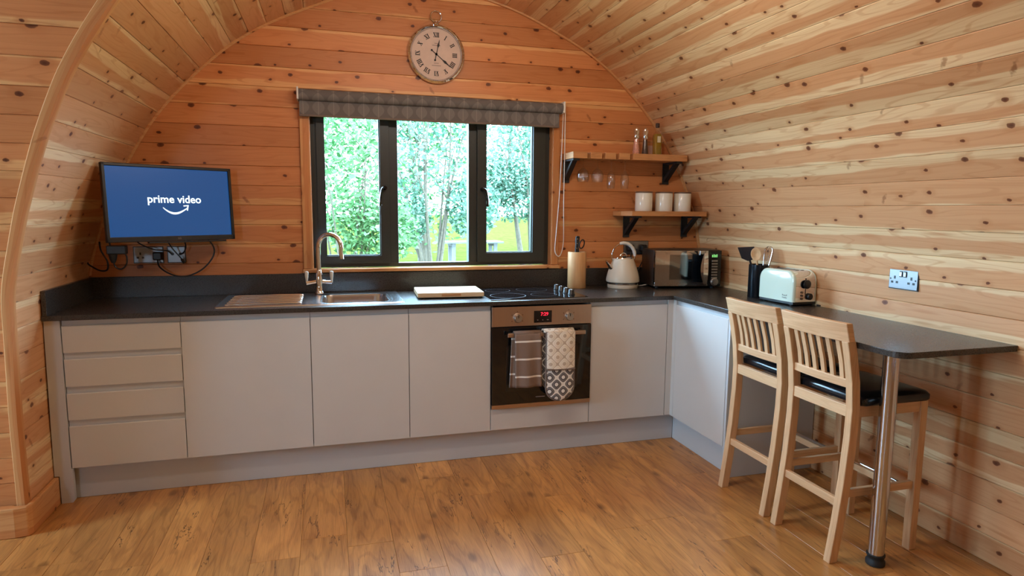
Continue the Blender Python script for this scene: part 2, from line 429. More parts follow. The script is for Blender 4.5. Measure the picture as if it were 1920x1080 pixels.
class MB:
    def __init__(s): s.v = []; s.f = []; s.uvf = {}
    def add(s, verts, faces, uvs=None):
        b = len(s.v)
        s.v += [tuple(p) for p in verts]
        for i, f in enumerate(faces):
            if uvs is not None: s.uvf[len(s.f)] = uvs[i]
            s.f.append(tuple(b + k for k in f))
        return s
    def box(s, x0, x1, y0, y1, z0, z1):
        v = [(x0, y0, z0), (x1, y0, z0), (x1, y1, z0), (x0, y1, z0), (x0, y0, z1), (x1, y0, z1), (x1, y1, z1), (x0, y1, z1)]
        return s.add(v, [(3, 2, 1, 0), (4, 5, 6, 7), (0, 1, 5, 4), (1, 2, 6, 5), (2, 3, 7, 6), (3, 0, 4, 7)])
    def tube(s, pts, r, n=10, closed=False, cap=True):
        pts = [Vector(p) for p in pts]
        rr = r if isinstance(r, (list, tuple)) else [r] * len(pts)
        m = len(pts); rings = []
        ref = None
        for i, p in enumerate(pts):
            a = pts[(i - 1) % m] if (closed or i > 0) else p
            b = pts[(i + 1) % m] if (closed or i < m - 1) else p
            t = (b - a).normalized()
            if ref is None:
                ref = t.orthogonal().normalized()
            ref = (ref - t * ref.dot(t))
            ref = ref.normalized() if ref.length > 1e-6 else t.orthogonal().normalized()
            bn = t.cross(ref)
            rings.append([p + (ref * math.cos(2 * PI * k / n) + bn * math.sin(2 * PI * k / n)) * rr[i] for k in range(n)])
        v = [q for ring in rings for q in ring]
        f = []
        for i in range(m if closed else m - 1):
            j = (i + 1) % m
            for k in range(n):
                f.append((i * n + k, i * n + (k + 1) % n, j * n + (k + 1) % n, j * n + k))
        if cap and not closed:
            f.append(tuple(reversed(range(n)))); f.append(tuple((m - 1) * n + k for k in range(n)))
        return s.add(v, f)
    def lathe(s, prof, n=32, c=(0, 0, 0), axis='Z', cap=True):
        """prof: list of (radius, height); closes poles where radius is 0"""
        v = []; idx = []
        for r, h in prof:
            if r < 1e-6:
                idx.append([len(v)]); v.append((0, 0, h))
            else:
                idx.append([len(v) + k for k in range(n)])
                v += [(r * math.cos(2 * PI * k / n), r * math.sin(2 * PI * k / n), h) for k in range(n)]
        f = []
        for a, b in zip(idx, idx[1:]):
            for k in range(n):
                k2 = (k + 1) % n
                if len(a) == 1 and len(b) == 1: continue
                if len(a) == 1: f.append((a[0], b[k2], b[k]))
                elif len(b) == 1: f.append((a[k], a[k2], b[0]))
                else: f.append((a[k], a[k2], b[k2], b[k]))
        if cap and len(idx[0]) > 1: f.append(tuple(reversed(idx[0])))
        if cap and len(idx[-1]) > 1: f.append(tuple(idx[-1]))
        if not cap:
            for k in range(n): f.append((idx[-1][k], idx[-1][(k + 1) % n], idx[0][(k + 1) % n], idx[0][k]))
        if axis == 'Y': v = [(x, -z, y) for x, y, z in v]      # height runs towards -y (out of the back wall)
        if axis == 'X': v = [(-z, y, x) for x, y, z in v]      # height runs towards -x
        v = [(x + c[0], y + c[1], z + c[2]) for x, y, z in v]
        return s.add(v, f)
    def prism(s, poly, a0, a1, axis='Z'):
        """extrude a 2-D polygon; axis is the extrusion axis"""
        n = len(poly)
        def P(p, a):
            if axis == 'Z': return (p[0], p[1], a)
            if axis == 'Y': return (p[0], a, p[1])
            return (a, p[0], p[1])
        v = [P(p, a0) for p in poly] + [P(p, a1) for p in poly]
        f = [tuple(reversed(range(n))), tuple(range(n, 2 * n))] + [(k, (k + 1) % n, n + (k + 1) % n, n + k) for k in range(n)]
        return s.add(v, f)
    def loft(s, loops, cap0=True, cap1=True):
        n = len(loops[0]); v = [p for L in loops for p in L]; f = []
        for i in range(len(loops) - 1):
            for k in range(n):
                f.append((i * n + k, i * n + (k + 1) % n, (i + 1) * n + (k + 1) % n, (i + 1) * n + k))
        if cap0: f.append(tuple(reversed(range(n))))
        if cap1: f.append(tuple((len(loops) - 1) * n + k for k in range(n)))
        return s.add(v, f)
    def build(s, name, mat, parent=None, smooth=False, bevel=0.0, seg=2, world=False, uvaxis=None, subsurf=0, uvoff=True):
        vv = s.v
        if world and parent is not None:
            root = parent
            while root.parent is not None: root = root.parent
            L = root.location
            vv = [(x - L.x, y - L.y, z - L.z) for x, y, z in vv]
        me = bpy.data.meshes.new(name)
        me.from_pydata(vv, [], s.f)
        bm = bmesh.new(); bm.from_mesh(me)
        if not s.uvf:
            bmesh.ops.recalc_face_normals(bm, faces=bm.faces)
        uvl = bm.loops.layers.uv.new('UVMap')
        if vv:
            lo = [min(p[i] for p in vv) for i in range(3)]; hi = [max(p[i] for p in vv) for i in range(3)]
            ext = [hi[i] - lo[i] for i in range(3)]
            L = uvaxis if uvaxis is not None else ext.index(max(ext))
            ou = random.uniform(0, 60) if uvoff else 0
            bm.faces.ensure_lookup_table()
            for fc in bm.faces:
                if fc.index in s.uvf:
                    for lp, q in zip(fc.loops, s.uvf[fc.index]): lp[uvl].uv = q
                    continue
                nn = fc.normal
                others = [i for i in range(3) if i != L]
                vax = others[0] if abs(nn[others[0]]) < abs(nn[others[1]]) else others[1]
                uax = L
                if abs(nn[L]) > 0.8: uax, vax = others
                for lp in fc.loops:
                    co = lp.vert.co
                    lp[uvl].uv = (co[uax] - lo[uax] + ou, co[vax] - lo[vax])
        if smooth:
            for fc in bm.faces: fc.smooth = True
        bm.to_mesh(me); bm.free()
        me.materials.append(MAT[mat] if isinstance(mat, str) else mat)
        o = bpy.data.objects.new(name, me)
        link(o, parent)
        if bevel:
            md = o.modifiers.new('bevel', 'BEVEL'); md.width = bevel; md.segments = seg; md.limit_method = 'ANGLE'; md.angle_limit = math.radians(40)
        if subsurf:
            md = o.modifiers.new('subsurf', 'SUBSURF'); md.levels = subsurf; md.render_levels = subsurf
        if smooth:
            try: me.set_sharp_from_angle(angle=math.radians(45))
            except Exception: pass
        return o


def B(x0, x1, y0, y1, z0, z1): return MB().box(x0, x1, y0, y1, z0, z1)


def tag(o, label, cat, group=None):
    o['label'] = label; o['category'] = cat
    if group: o['group'] = group
    return o


def thing(name, label, cat, loc=(0, 0, 0), rotz=0.0, group=None):
    o = bpy.data.objects.new(name, None)
    o.empty_display_size = 0.05
    o.location = loc; o.rotation_euler = (0, 0, rotz)
    link(o)
    return tag(o, label, cat, group)


def struct(o): o['kind'] = 'structure'; return o


def struct_empty(name, loc=(0, 0, 0)):
    o = bpy.data.objects.new(name, None); o.location = loc; o.empty_display_size = 0.05
    link(o); return struct(o)


def copy_tree(o, parent=None):
    c = o.copy(); COL.objects.link(c)
    if parent is not None: c.parent = parent
    for ch in list(o.children): copy_tree(ch, c)
    return c


def rrect(x0, x1, y0, y1, r, n=6, z=None):
    pts = []
    for cx, cy, a0 in ((x1 - r, y1 - r, 0), (x0 + r, y1 - r, 90), (x0 + r, y0 + r, 180), (x1 - r, y0 + r, 270)):
        for k in range(n + 1):
            a = math.radians(a0 + 90 * k / n)
            p = (cx + r * math.cos(a), cy + r * math.sin(a))
            pts.append(p if z is None else (*p, z))
    return pts


def text_mesh(name, body, size, mat, parent, mtx, offset=0.0, extrude=0.0006, align='CENTER', shear=0.0):
    cu = bpy.data.curves.new('tmp_text', 'FONT')
    cu.body = body; cu.size = size; cu.offset = offset; cu.extrude = extrude; cu.align_x = align; cu.align_y = 'CENTER'; cu.shear = shear
    cu.resolution_u = 4
    to = bpy.data.objects.new('tmp_text', cu)
    COL.objects.link(to)
    dg = bpy.context.evaluated_depsgraph_get()
    me = bpy.data.meshes.new_from_object(to.evaluated_get(dg))
    bpy.data.objects.remove(to, do_unlink=True); bpy.data.curves.remove(cu)
    me.transform(mtx); me.name = name
    me.materials.clear(); me.materials.append(MAT[mat])
    o = bpy.data.objects.new(name, me)
    return link(o, parent)


def face_mtx(origin, xdir, ydir):
    x = Vector(xdir).normalized(); y = Vector(ydir).normalized(); z = x.cross(y)
    m = Matrix((x, y, z)).transposed().to_4x4(); m.translation = Vector(origin)
    return m


def arc(c, r, a0, a1, n, plane='XZ'):
    pts = []
    for k in range(n + 1):
        a = math.radians(a0 + (a1 - a0) * k / n)
        p, q = r * math.cos(a), r * math.sin(a)
        pts.append((c[0] + p, c[1], c[2] + q) if plane == 'XZ' else (c[0] + p, c[1] + q, c[2]) if plane == 'XY' else (c[0], c[1] + p, c[2] + q))
    return pts


def spline(pts, n=8):
    pts = [Vector(p) for p in pts]; out = []
    for i in range(len(pts) - 1):
        p0 = pts[max(i - 1, 0)]; p1 = pts[i]; p2 = pts[i + 1]; p3 = pts[min(i + 2, len(pts) - 1)]
        for k in range(n):
            t = k / n
            out.append(0.5 * ((2 * p1) + (p2 - p0) * t + (2 * p0 - 5 * p1 + 4 * p2 - p3) * t * t + (3 * p1 - p0 - 3 * p2 + p3) * t ** 3))
    out.append(pts[-1])
    return out

# ------------------------------------------------------------------ arch profile of the cabin (half widths about x = -0.2)
XC = -0.2
UP = [(1.38, 1.835), (1.594, 1.742), (1.708, 1.685), (1.814, 1.622), (1.884, 1.58), (1.988, 1.50), (2.063, 1.435), (2.145, 1.358), (2.216, 1.282), (2.299, 1.193), (2.364, 1.105), (2.429, 1.005), (2.492, 0.885), (2.535, 0.79), (2.607, 0.63), (2.652, 0.51), (2.70, 0.33), (2.73, 0.16), (2.74, 0.0)]
PR = [(0, 1.90), (0.3, 1.902), (0.6, 1.898), (0.91, 1.888), (1.03, 1.893), (1.15, 1.882)] + UP
PL = [(0, 1.942), (0.5, 1.945), (1.03, 1.934), (1.15, 1.908)] + UP


def interp(T, z):
    if z <= T[0][0]: return T[0][1]
    for (a, b), (c, d) in zip(T, T[1:]):
        if z <= c: return b + (d - b) * (z - a) / (c - a)
    return T[-1][1]


def dense(T, step=0.01):
    P = [Vector((w, z)) for z, w in T]
    D = []
    for a, b in zip(P, P[1:]):
        k = max(1, int((b - a).length / step))
        D += [a + (b - a) * i / k for i in range(k)]
    D.append(P[-1])
    for _ in range(60):
        D = [D[0]] + [(D[i - 1] + D[i] * 2 + D[i + 1]) / 4 for i in range(1, len(D) - 1)] + [D[-1]]
    return D


def resample(D, pitch):
    out = [D[0]]; acc = 0.0; need = pitch; prev = D[0]
    for q in D[1:]:
        seg = (q - prev).length
        while acc + seg >= need:
            t = (need - acc) / seg
            out.append(prev + (q - prev) * t); need += pitch
        acc += seg; prev = q
    out.append(D[-1])
    return out


DR, DL = dense(PR), dense(PL)
PITCH_B = 0.1122
TD = [(p.y, p.x) for p in DR]; TDL = [(p.y, p.x) for p in DL]
def w_right(z): return interp(TD, z)
def w_left(z): return interp(TDL, z)
def y_wing(z):                       # curved wall of the side wing leans towards the room as it rises
    f = lambda q: -0.865 - 0.19 * max(0.0, q - 1.1) - 0.22 * max(0.0, q - 1.1) ** 2
    return sum(f(z + 0.05 * k) for k in range(-5, 6)) / 11
Y_END = -6.2
BT = 0.014                           # board thickness


def board(name, A, Bp, nrm, ya, yb, mat, parent, along='Y'):
    """one tongue-and-groove board. A,Bp: 3-D points of the lower/upper edge on the finished face at the start end,
    ya,yb: lists of end offsets (start,end) for edge A and edge B along the length axis"""
    A = Vector(A); Bp = Vector(Bp); t = (Bp - A); W = t.length; t.normalize(); nrm = Vector(nrm).normalized()
    prof = [(0.0004, -BT), (0.0004, -0.003), (0.0028, 0.0), (W - 0.0028, 0.0), (W - 0.0004, -0.003), (W - 0.0004, -BT)]
    ax = Vector((0, 1, 0)) if along == 'Y' else Vector((1, 0, 0))
    v = []; uvv = []
    ou = random.uniform(0, 80)
    for e in (0, 1):
        for a, d in prof:
            f = a / W
            off = ya[e] * (1 - f) + yb[e] * f
            v.append(A + t * a + nrm * d + ax * off)
            uvv.append((off + ou, a))
    n = 6
    faces = [(k, (k + 1) % n, n + (k + 1) % n, n + k) for k in range(n)] + [tuple(range(n)), tuple(range(2 * n - 1, n - 1, -1))]
    me = bpy.data.meshes.new(name)
    me.from_pydata([tuple(p) for p in v], [], faces)
    bm = bmesh.new(); bm.from_mesh(me)
    uvl = bm.loops.layers.uv.new('UVMap')
    for fc in bm.faces:
        for lp in fc.loops: lp[uvl].uv = uvv[lp.vert.index]
    bmesh.ops.recalc_face_normals(bm, faces=bm.faces)
    bm.to_mesh(me); bm.free()
    me.materials.append(MAT[mat])
    o = bpy.data.objects.new(name, me)
    return link(o, parent)


# ---- shells that carry the boards
def arch_shell(name, side, D, y0f, y1, t0=BT + 0.001, t1=0.12):
    v = []; n = len(D)
    loops = []
    for (tt, ye) in ((t0, 0), (t1, 0)):
        for end in (0, 1):
            L = []
            for i, q in enumerate(D):
                a = D[max(i - 1, 0)]; b = D[min(i + 1, n - 1)]
                tg = (b - a).normalized(); nm = Vector((tg.y, -tg.x))      # outward
                w, z = q.x + nm.x * tt, q.y + nm.y * tt
                y = 0.14 if end == 0 else (y1(q.y) if callable(y1) else y1)
                L.append((XC + side * w, y, z))
            loops.append(L)
    mb = MB()
    for L in loops: mb.v += L
    for i in range(n - 1):
        a, b, c, d = i, n + i, 2 * n + i, 3 * n + i
        mb.f += [(a, a + 1, b + 1, b), (c, d, d + 1, c + 1), (a, c, c + 1, a + 1), (b, b + 1, d + 1, d)]
    return struct(mb.build(name, 'pine_shell'))


DsR = DR[::6] + [DR[-1]]
DsL = DL[::6] + [DL[-1]]
split = 2.25
wall_right = arch_shell('wall_right', 1, [q for q in DsR if q.y <= split + 0.03], None, Y_END)
ceiling = arch_shell('ceiling', 1, [q for q in DsR if q.y >= split - 0.03], None, Y_END)
wall_left = arch_shell('wall_left', -1, DsL, None, lambda z: y_wing(z) + 0.005)


def arch_boards(D, side, parentf, yend, mat):
    P = resample(D, PITCH_B)
    for a, b in zip(P, P[1:]):
        if (b - a).length < 0.02: continue
        tg = (b - a).normalized(); nm = Vector((-tg.y, tg.x))             # towards the room (w decreasing)
        A = (XC + side * a.x, 0, a.y); Bq = (XC + side * b.x, 0, b.y)
        nrm = (side * nm.x, 0, nm.y)
        ea, eb = (yend(a.y), yend(b.y)) if callable(yend) else (yend, yend)
        par = parentf((a.y + b.y) / 2)
        if callable(yend):
            board('board', A, Bq, nrm, (0.0, ea), (0.0, eb), mat, par)
        else:
            cut = random.choice([None, None, None, random.uniform(-3.4, -1.6)])
            if cut is None: board('board', A, Bq, nrm, (0.0, ea), (0.0, eb), mat, par)
            else:
                board('board', A, Bq, nrm, (0.0, cut), (0.0, cut), mat, par)
                board('board', A, Bq, nrm, (cut - 0.001, ea), (cut - 0.001, eb), mat, par)


arch_boards(DR, 1, lambda z: wall_right if z < split else ceiling, Y_END, 'pine')
arch_boards(DL, -1, lambda z: wall_left, y_wing, 'pine')

# ---- back wall with window opening
WX0, WX1, WZ0, WZ1 = -0.960, 0.571, 1.033, 1.993
mb = MB()
y0, y1 = BT + 0.001, 0.14
mb.box(-2.4, WX0, y0, y1, -0.1, 3.0).box(WX1, 2.0, y0, y1, -0.1, 3.0).box(WX0, WX1, y0, y1, -0.1, WZ0).box(WX0, WX1, y0, y1, WZ1, 3.0)
wall_back = struct(mb.build('wall_back', 'pine_shell'))
z = 1.095 - 2 * PITCH_B
while z < 2.74:
    z2 = min(z + PITCH_B, 2.76)
    lo = lambda q: XC - w_left(min(q, 2.735)) - 0.006
    hi = lambda q: XC + w_right(min(q, 2.735)) + 0.006
    spans = [((lo(z), None), (lo(z2), None))]
    if z2 > WZ0 and z < WZ1 - 0.01:
        board('board', (0, 0, z), (0, 0, z2), (0, -1, 0), (lo(z), WX0 - 0.002), (lo(z2), WX0 - 0.002), 'pine_back', wall_back, 'X')
        board('board', (0, 0, z), (0, 0, z2), (0, -1, 0), (WX1 + 0.002, hi(z)), (WX1 + 0.002, hi(z2)), 'pine_back', wall_back, 'X')
    else:
        board('board', (0, 0, z), (0, 0, z2), (0, -1, 0), (lo(z), hi(z)), (lo(z2), hi(z2)), 'pine_back', wall_back, 'X')
    z += PITCH_B

# ---- corner beads along the back arch
for num, (D, side, wf) in enumerate(((DL, -1, w_left), (DR, 1, w_right))):
    pts = [(XC + side * (q.x - 0.004), -0.004, q.y) for q in D[::4] if q.y > 1.03] 
    struct(MB().tube(pts, 0.011, 6).build('trim_%d' % (num + 1), 'pine_trim', smooth=True))

# ---- side wing: curved wall facing the camera, boards along x, cut along the groin
zs = [0.0]
prof = [Vector((y_wing(q / 100.0), q / 100.0)) for q in range(0, 274)]
Pw = resample(prof, PITCH_B)
v = []; nP = len(prof[::6])
mb = MB()
pp = prof[::6] + [prof[-1]]
L0 = [(XC - w_left(q.y) - 0.02, q.x + BT + 0.002, q.y) for q in pp]; L1 = [(-5.0, q.x + BT + 0.002, q.y) for q in pp]
L2 = [(XC - w_left(q.y) - 0.02, q.x + 0.10, q.y) for q in pp]; L3 = [(-5.0, q.x + 0.10, q.y) for q in pp]
n = len(pp)
mb.v = L0 + L1 + L2 + L3
for i in range(n - 1):
    mb.f += [(i, i + 1, n + i + 1, n + i), (2 * n + i, 3 * n + i, 3 * n + i + 1, 2 * n + i + 1), (i, 2 * n + i, 2 * n + i + 1, i + 1), (n + i, n + i + 1, 3 * n + i + 1, 3 * n + i)]
wall_front = struct(mb.build('wall_wing', 'pine_shell'))
for a, b in zip(Pw, Pw[1:]):
    tg = (b - a).normalized()
    nm = Vector((-tg.y, tg.x))                                             # (y,z) pointing to -y
    board('board', (0, a.x, a.y), (0, b.x, b.y), (0, nm.x, nm.y), (-5.0, XC - w_left(a.y) - 0.006), (-5.0, XC - w_left(b.y) - 0.006), 'pine_back', wall_front, 'X')

# ---- arched rib covering the groin
loops = []
for k in range(0, 90):
    z = 0.0 + 2.72 * k / 89
    x = XC - w_left(z); y = y_wing(z)
    dz = 0.01
    tx = (w_left(z + dz) - w_left(max(z - dz, 0))) / (2 * dz)
    s = 1 / math.sqrt(1 + tx * tx)                                       # widen horizontally where the rib leans over
    W = 0.038 / s
    sec = [(x + 0.004, y - 0.006), (x - 0.006, y - 0.024), (x - W + 0.005, y - 0.024), (x - W, y - 0.018), (x - W, y + 0.01), (x + 0.004, y + 0.01)]
    loops.append([(a, b, z) for a, b in sec])
ribm = MB(); nl_ = len(loops); ns = 6
fcs = []; uvs = []
vcoord = [0.0, 0.012, 0.044, 0.049, 0.06, 0.07, 0.08]
acc = [0.0]
for i in range(1, nl_): acc.append(acc[-1] + (Vector(loops[i][0]) - Vector(loops[i - 1][0])).length)
for i in range(nl_ - 1):
    for k in range(ns):
        k2_ = (k + 1) % ns
        fcs.append((i * ns + k, i * ns + k2_, (i + 1) * ns + k2_, (i + 1) * ns + k))
        uvs.append([(acc[i], vcoord[k]), (acc[i], vcoord[k + 1]), (acc[i + 1], vcoord[k + 1]), (acc[i + 1], vcoord[k])])
ribm.add([p for L in loops for p in L], fcs, uvs)
struct(ribm.build('trim_3', 'pine_trim', smooth=True))

# ---- skirting
SK = 0.135
xb = XC - w_left(0.05)
poly = [(xb + 0.022, -0.605), (xb + 0.022, -0.895), (xb + 0.012, -0.918), (xb - 0.035, -0.928), (-4.98, -0.928), (-4.98, -0.885), (xb - 0.045, -0.885), (xb - 0.045, -0.896), (xb + 0.001, -0.896), (xb + 0.001, -0.605)]
sk = MB().prism(poly, 0, SK)
struct(sk.build('baseboard_left', 'pine_trim', bevel=0.008, seg=3, uvaxis=0))

# ---- floor: oak planks running towards the camera
mbf = B(-5.1, 1.85, Y_END, 0.14, -0.10, -0.0131)
floor = struct(mbf.build('floor', 'pine_shell'))
PW = 0.19
meshes = {}
def plank_mesh(L):
    m = MB()
    for (y0_, y1_) in ((0, L),):
        b = 0.0012
        lo_ = [(0.0002, 0.0002, -0.012), (PW - 0.0002, 0.0002, -0.012), (PW - 0.0002, L - 0.0002, -0.012), (0.0002, L - 0.0002, -0.012)]
        mid = [(p[0], p[1], -b) for p in lo_]
        top = [(b, b, 0), (PW - b, b, 0), (PW - b, L - b, 0), (b, L - b, 0)]
        m.loft([lo_, mid, top])
    return m
col_i = 0
x = -2.33
while x < 1.69:
    y = -0.50 + random.uniform(0.0, 0.02)
    first = random.uniform(0.25, 1.25)
    L = first
    while y > -5.4:
        xe = x
        o = plank_mesh(L).build('plank', 'floor', floor, uvaxis=1)
        o.location = (xe, y - L, 0)
        y -= L
        L = 1.28
    x += PW
# rest of the floor out of sight: wing, front end, under the units
B(-5.0, -2.332, -5.4, -0.88, -0.012, -0.001).build('plank_field', 'floor', floor, uvaxis=1)
B(-5.0, 1.70, Y_END, -5.46, -0.012, -0.001).build('plank_field', 'floor', floor, uvaxis=1)
B(-2.15, 1.70, -0.498, -0.02, -0.012, -0.002).build('plank_field', 'floor', floor, uvaxis=1)

# ---- shell of the room behind the camera
sw = struct(MB().box(-5.0, -0.2, Y_END, -1.62, 2.742, 2.80).build('ceiling_wing', 'pine'))
# front wall with a glazed door, wing end wall with a window
mb = MB().box(-5.0, -3.25, Y_END - 0.1, Y_END, 0, 2.8).box(-2.55, 1.9, Y_END - 0.1, Y_END, 0, 2.8).box(-3.25, -2.55, Y_END - 0.1, Y_END, 2.1, 2.8)
struct(mb.build('wall_front', 'pine'))
mb = MB().box(-5.1, -5.0, -1.30, -0.8, 0, 2.8).box(-5.1, -5.0, Y_END - 0.1, -2.40, 0, 2.8).box(-5.1, -5.0, -2.40, -1.30, 2.2, 2.8).box(-5.1, -5.0, -2.40, -1.30, 0, 0.7)
struct(mb.build('wall_wing_end', 'pine'))
d1 = struct_empty('door_1', (-2.9, Y_END - 0.05, 0))
mb = MB().box(-0.35, -0.17, -0.03, 0.03, 0, 2.1).box(0.17, 0.35, -0.03, 0.03, 0, 2.1).box(-0.17, 0.17, -0.03, 0.03, 1.98, 2.1).box(-0.17, 0.17, -0.03, 0.03, 0, 1.5)
mb.build('door_frame', 'anthracite', d1)
B(-0.17, 0.17, -0.006, 0.006, 1.5, 1.98).build('pane', 'pane', d1)
w2 = struct_empty('window_2', (-5.05, -1.85, 0.7))
mb = MB()
for yy in (-0.55, -0.03, 0.49): mb.box(-0.03, 0.03, yy, yy + 0.06, 0, 1.5)
mb.box(-0.03, 0.03, -0.55, 0.55, 1.44, 1.5).box(-0.03, 0.03, -0.55, 0.55, 0, 0.06)
mb.build('window_frame', 'anthracite', w2)
B(-0.006, 0.006, -0.49, -0.03, 0.06, 1.44).build('pane', 'pane', w2); B(-0.006, 0.006, 0.03, 0.49, 0.06, 1.44).build('pane', 'pane', w2)
# track of ceiling spotlights, above and behind the view
lamp = thing('spotlight_bar', 'white drop-rod ceiling bar with three warm spotlights under the ridge', 'light', (-0.2, -1.65, 2.56))
B(-0.45, 0.45, -0.015, 0.015, -0.02, 0.0).build('bar', 'lamp_white', lamp, bevel=0.004)
for xx in (-0.3, 0.3): MB().tube([(xx, 0, -0.005), (xx, 0, interp([(-q.x, q.y) for q in DR], -abs(xx)) - 2.56)], 0.005, 8).build('drop_rod', 'lamp_white', lamp, smooth=True)
for k, xx in enumerate((-0.36, 0.0, 0.36)):
    MB().lathe([(0.018, -0.02), (0.022, -0.03), (0.022, -0.06), (0.010, -0.062)], 16, (xx, 0, 0)).build('lamp_holder', 'lamp_white', lamp, smooth=True)
    MB().lathe([(0.0, -0.0625), (0.016, -0.066), (0.026, -0.09), (0.020, -0.112), (0.0, -0.122)], 14, (xx, 0, 0)).build('bulb', 'bulb', lamp, smooth=True)
    add_light('bulb_light', 'POINT', (-0.2 + xx, -1.65, 2.56 - 0.165), (0, 0, -1), 9.0, (1.0, 0.90, 0.80), shadow_soft_size=0.035)

# ------------------------------------------------------------------ kitchen window
win = struct_empty('window_1', (-0.195, 0, 1.03))
def wb(name, mat, *b, parent=win, bevel=0.0):
    return B(*b).build(name, mat, parent, bevel=bevel, world=True)
# pine lining and architrave
wb('window_lining', 'pine_trim', WX0 + 0.001, -0.945, -0.001, 0.135, 1.055, 1.992)
wb('window_lining', 'pine_trim', 0.556, WX1 - 0.001, -0.001, 0.135, 1.055, 1.992)
wb('window_lining', 'pine_trim', -0.945, 0.556, -0.001, 0.135, 1.9855, 1.992)
wb('architrave', 'pine_trim', -1.002, -0.947, -0.018, -0.001, 1.058, 2.00, bevel=0.003)
wb('architrave', 'pine_trim', 0.558, 0.606, -0.018, -0.001, 1.058, 2.00, bevel=0.003)
wb('architrave', 'pine_trim', -0.947, 0.558, -0.018, -0.001, 1.985, 2.03, bevel=0.003)
wb('window_sill', 'pine_trim', -1.008, 0.612, -0.034, 0.050, 1.034, 1.056, bevel=0.004)
# dark outer frame
FY0, FY1 = 0.052, 0.118
mb = MB()
mb.box(-0.9455, -0.912, FY0, FY1, 1.055, 1.986).box(0.524, 0.5565, FY0, FY1, 1.055, 1.986)
mb.box(-0.912, 0.524, FY0, FY1, 1.057, 1.080).box(-0.912, 0.524, FY0, FY1, 1.972, 1.986)
mb.build('outer_frame', 'anthracite', win, world=True)
for (a, b) in ((-0.488, -0.434), (0.014, 0.068)):
    wb('mullion', 'anthracite', a, b, FY0, FY1, 1.0795, 1.9725, bevel=0.003)
for (a, b, ga, gb, gz, hx, sg) in ((-0.9125, -0.4875, -0.872, -0.543, 1.128, -0.515, 1), (0.0675, 0.5245, 0.126, 0.441, 1.138, 0.098, -1)):
    sash = MB()
    Y0, Y1 = 0.034, 0.100
    sash.box(a, ga, Y0, Y1, 1.0795, 1.9725).box(gb, b, Y0, Y1, 1.0795, 1.9725).box(ga, gb, Y0, Y1, 1.0795, gz).box(ga, gb, Y0, Y1, 1.962, 1.9725)
    so = sash.build('sash', 'anthracite', win, world=True)
    B(ga - 0.004, gb + 0.004, 0.072, 0.080, gz - 0.004, 1.966).build('pane', 'pane', so, world=True)
    gk = MB()
    gk.box(ga, ga + 0.006, 0.050, 0.072, gz, 1.962).box(gb - 0.006, gb, 0.050, 0.072, gz, 1.962).box(ga, gb, 0.050, 0.072, gz, gz + 0.006)
    gk.build('glazing_bead', 'black_plastic', so, world=True)
    h = MB()
    h.lathe([(0.013, 0), (0.013, 0.008), (0.010, 0.012), (0.009, 0.034), (0.0, 0.036)], 12, (hx, 0.034, 1.545), 'Y')
    h.tube(spline([(hx, 0.004, 1.548), (hx - sg * 0.016, 0.000, 1.540), (hx - sg * 0.026, 0.000, 1.508), (hx - sg * 0.030, 0.000, 1.465), (hx - sg * 0.029, 0.002, 1.435)], 6), 0.0075, 8)
    h.build('handle', 'black_gloss', so, smooth=True, world=True)
B(-0.436, 0.016, 0.082, 0.090, 1.078, 1.974).build('pane', 'pane', win, world=True)

# ------------------------------------------------------------------ roller blind
bl = thing('roller_blind', 'grey leaf-print roller blind rolled up above the dark-framed window', 'blind', (-0.2, -0.02, 1.94))
pts = arc((0, -0.055, 2.062), 0.032, 0, 360, 24, 'YZ')[:-1]
n = len(pts)
fab = MB()
ring = [(-1.000, p[1], p[2]) for p in pts] + [(0.600, p[1], p[2]) for p in pts]
fab.add(ring, [(k, (k + 1) % n, n + (k + 1) % n, n + k) for k in range(n)] + [tuple(range(n)), tuple(range(2 * n - 1, n - 1, -1))],
        [[(-1.0, k * 0.0084), (-1.0, (k + 1) * 0.0084), (0.6, (k + 1) * 0.0084), (0.6, k * 0.0084)] for k in range(n)] + [[(0, 0)] * n] * 2)
fab.build('rolled_fabric', 'blind', bl, smooth=True, world=True)
sk = MB()
Z0, Z1, Y0, Y1 = 1.950, 2.062, -0.050, -0.046
q = [(-0.998, Y0, Z0), (0.585, Y0, Z0), (0.585, Y0, Z1), (-0.998, Y0, Z1), (-0.998, Y1, Z0), (0.585, Y1, Z0), (0.585, Y1, Z1), (-0.998, Y1, Z1)]
uvq = [(-0.998, -0.001), (0.585, -0.001), (0.585, 0.111), (-0.998, 0.111)]
sk.add(q, [(0, 1, 2, 3), (7, 6, 5, 4), (0, 4, 5, 1), (3, 2, 6, 7), (0, 3, 7, 4), (1, 5, 6, 2)], [uvq, uvq[::-1]] + [[(0, 0)] * 4] * 4)
sk.build('hanging_fabric', 'blind', bl, world=True)
B(-1.000, 0.587, -0.054, -0.042, 1.942, 1.953).build('bottom_bar', 'binding', bl, world=True, bevel=0.002)
br = MB().box(0.600, 0.612, -0.095, -0.003, 2.030, 2.102)
br.build('bracket', 'white_plastic', bl, world=True, bevel=0.004)
MB().box(-1.010, -1.000, -0.095, -0.003, 2.030, 2.100).build('bracket', 'white_plastic', bl, world=True, bevel=0.004)
ch = spline([(0.616, -0.075, 2.08), (0.622, -0.062, 1.80), (0.626, -0.05, 1.45), (0.634, -0.036, 1.22), (0.622, -0.030, 1.135), (0.600, -0.030, 1.115), (0.578, -0.030, 1.150), (0.580, -0.036, 1.24), (0.594, -0.05, 1.50), (0.604, -0.055, 1.80), (0.616, -0.045, 2.08), (0.616, -0.06, 2.095)], 8)
MB().tube(ch, 0.0028, 6, closed=True).build('pull_chain', 'white_plastic', bl, smooth=True, world=True)

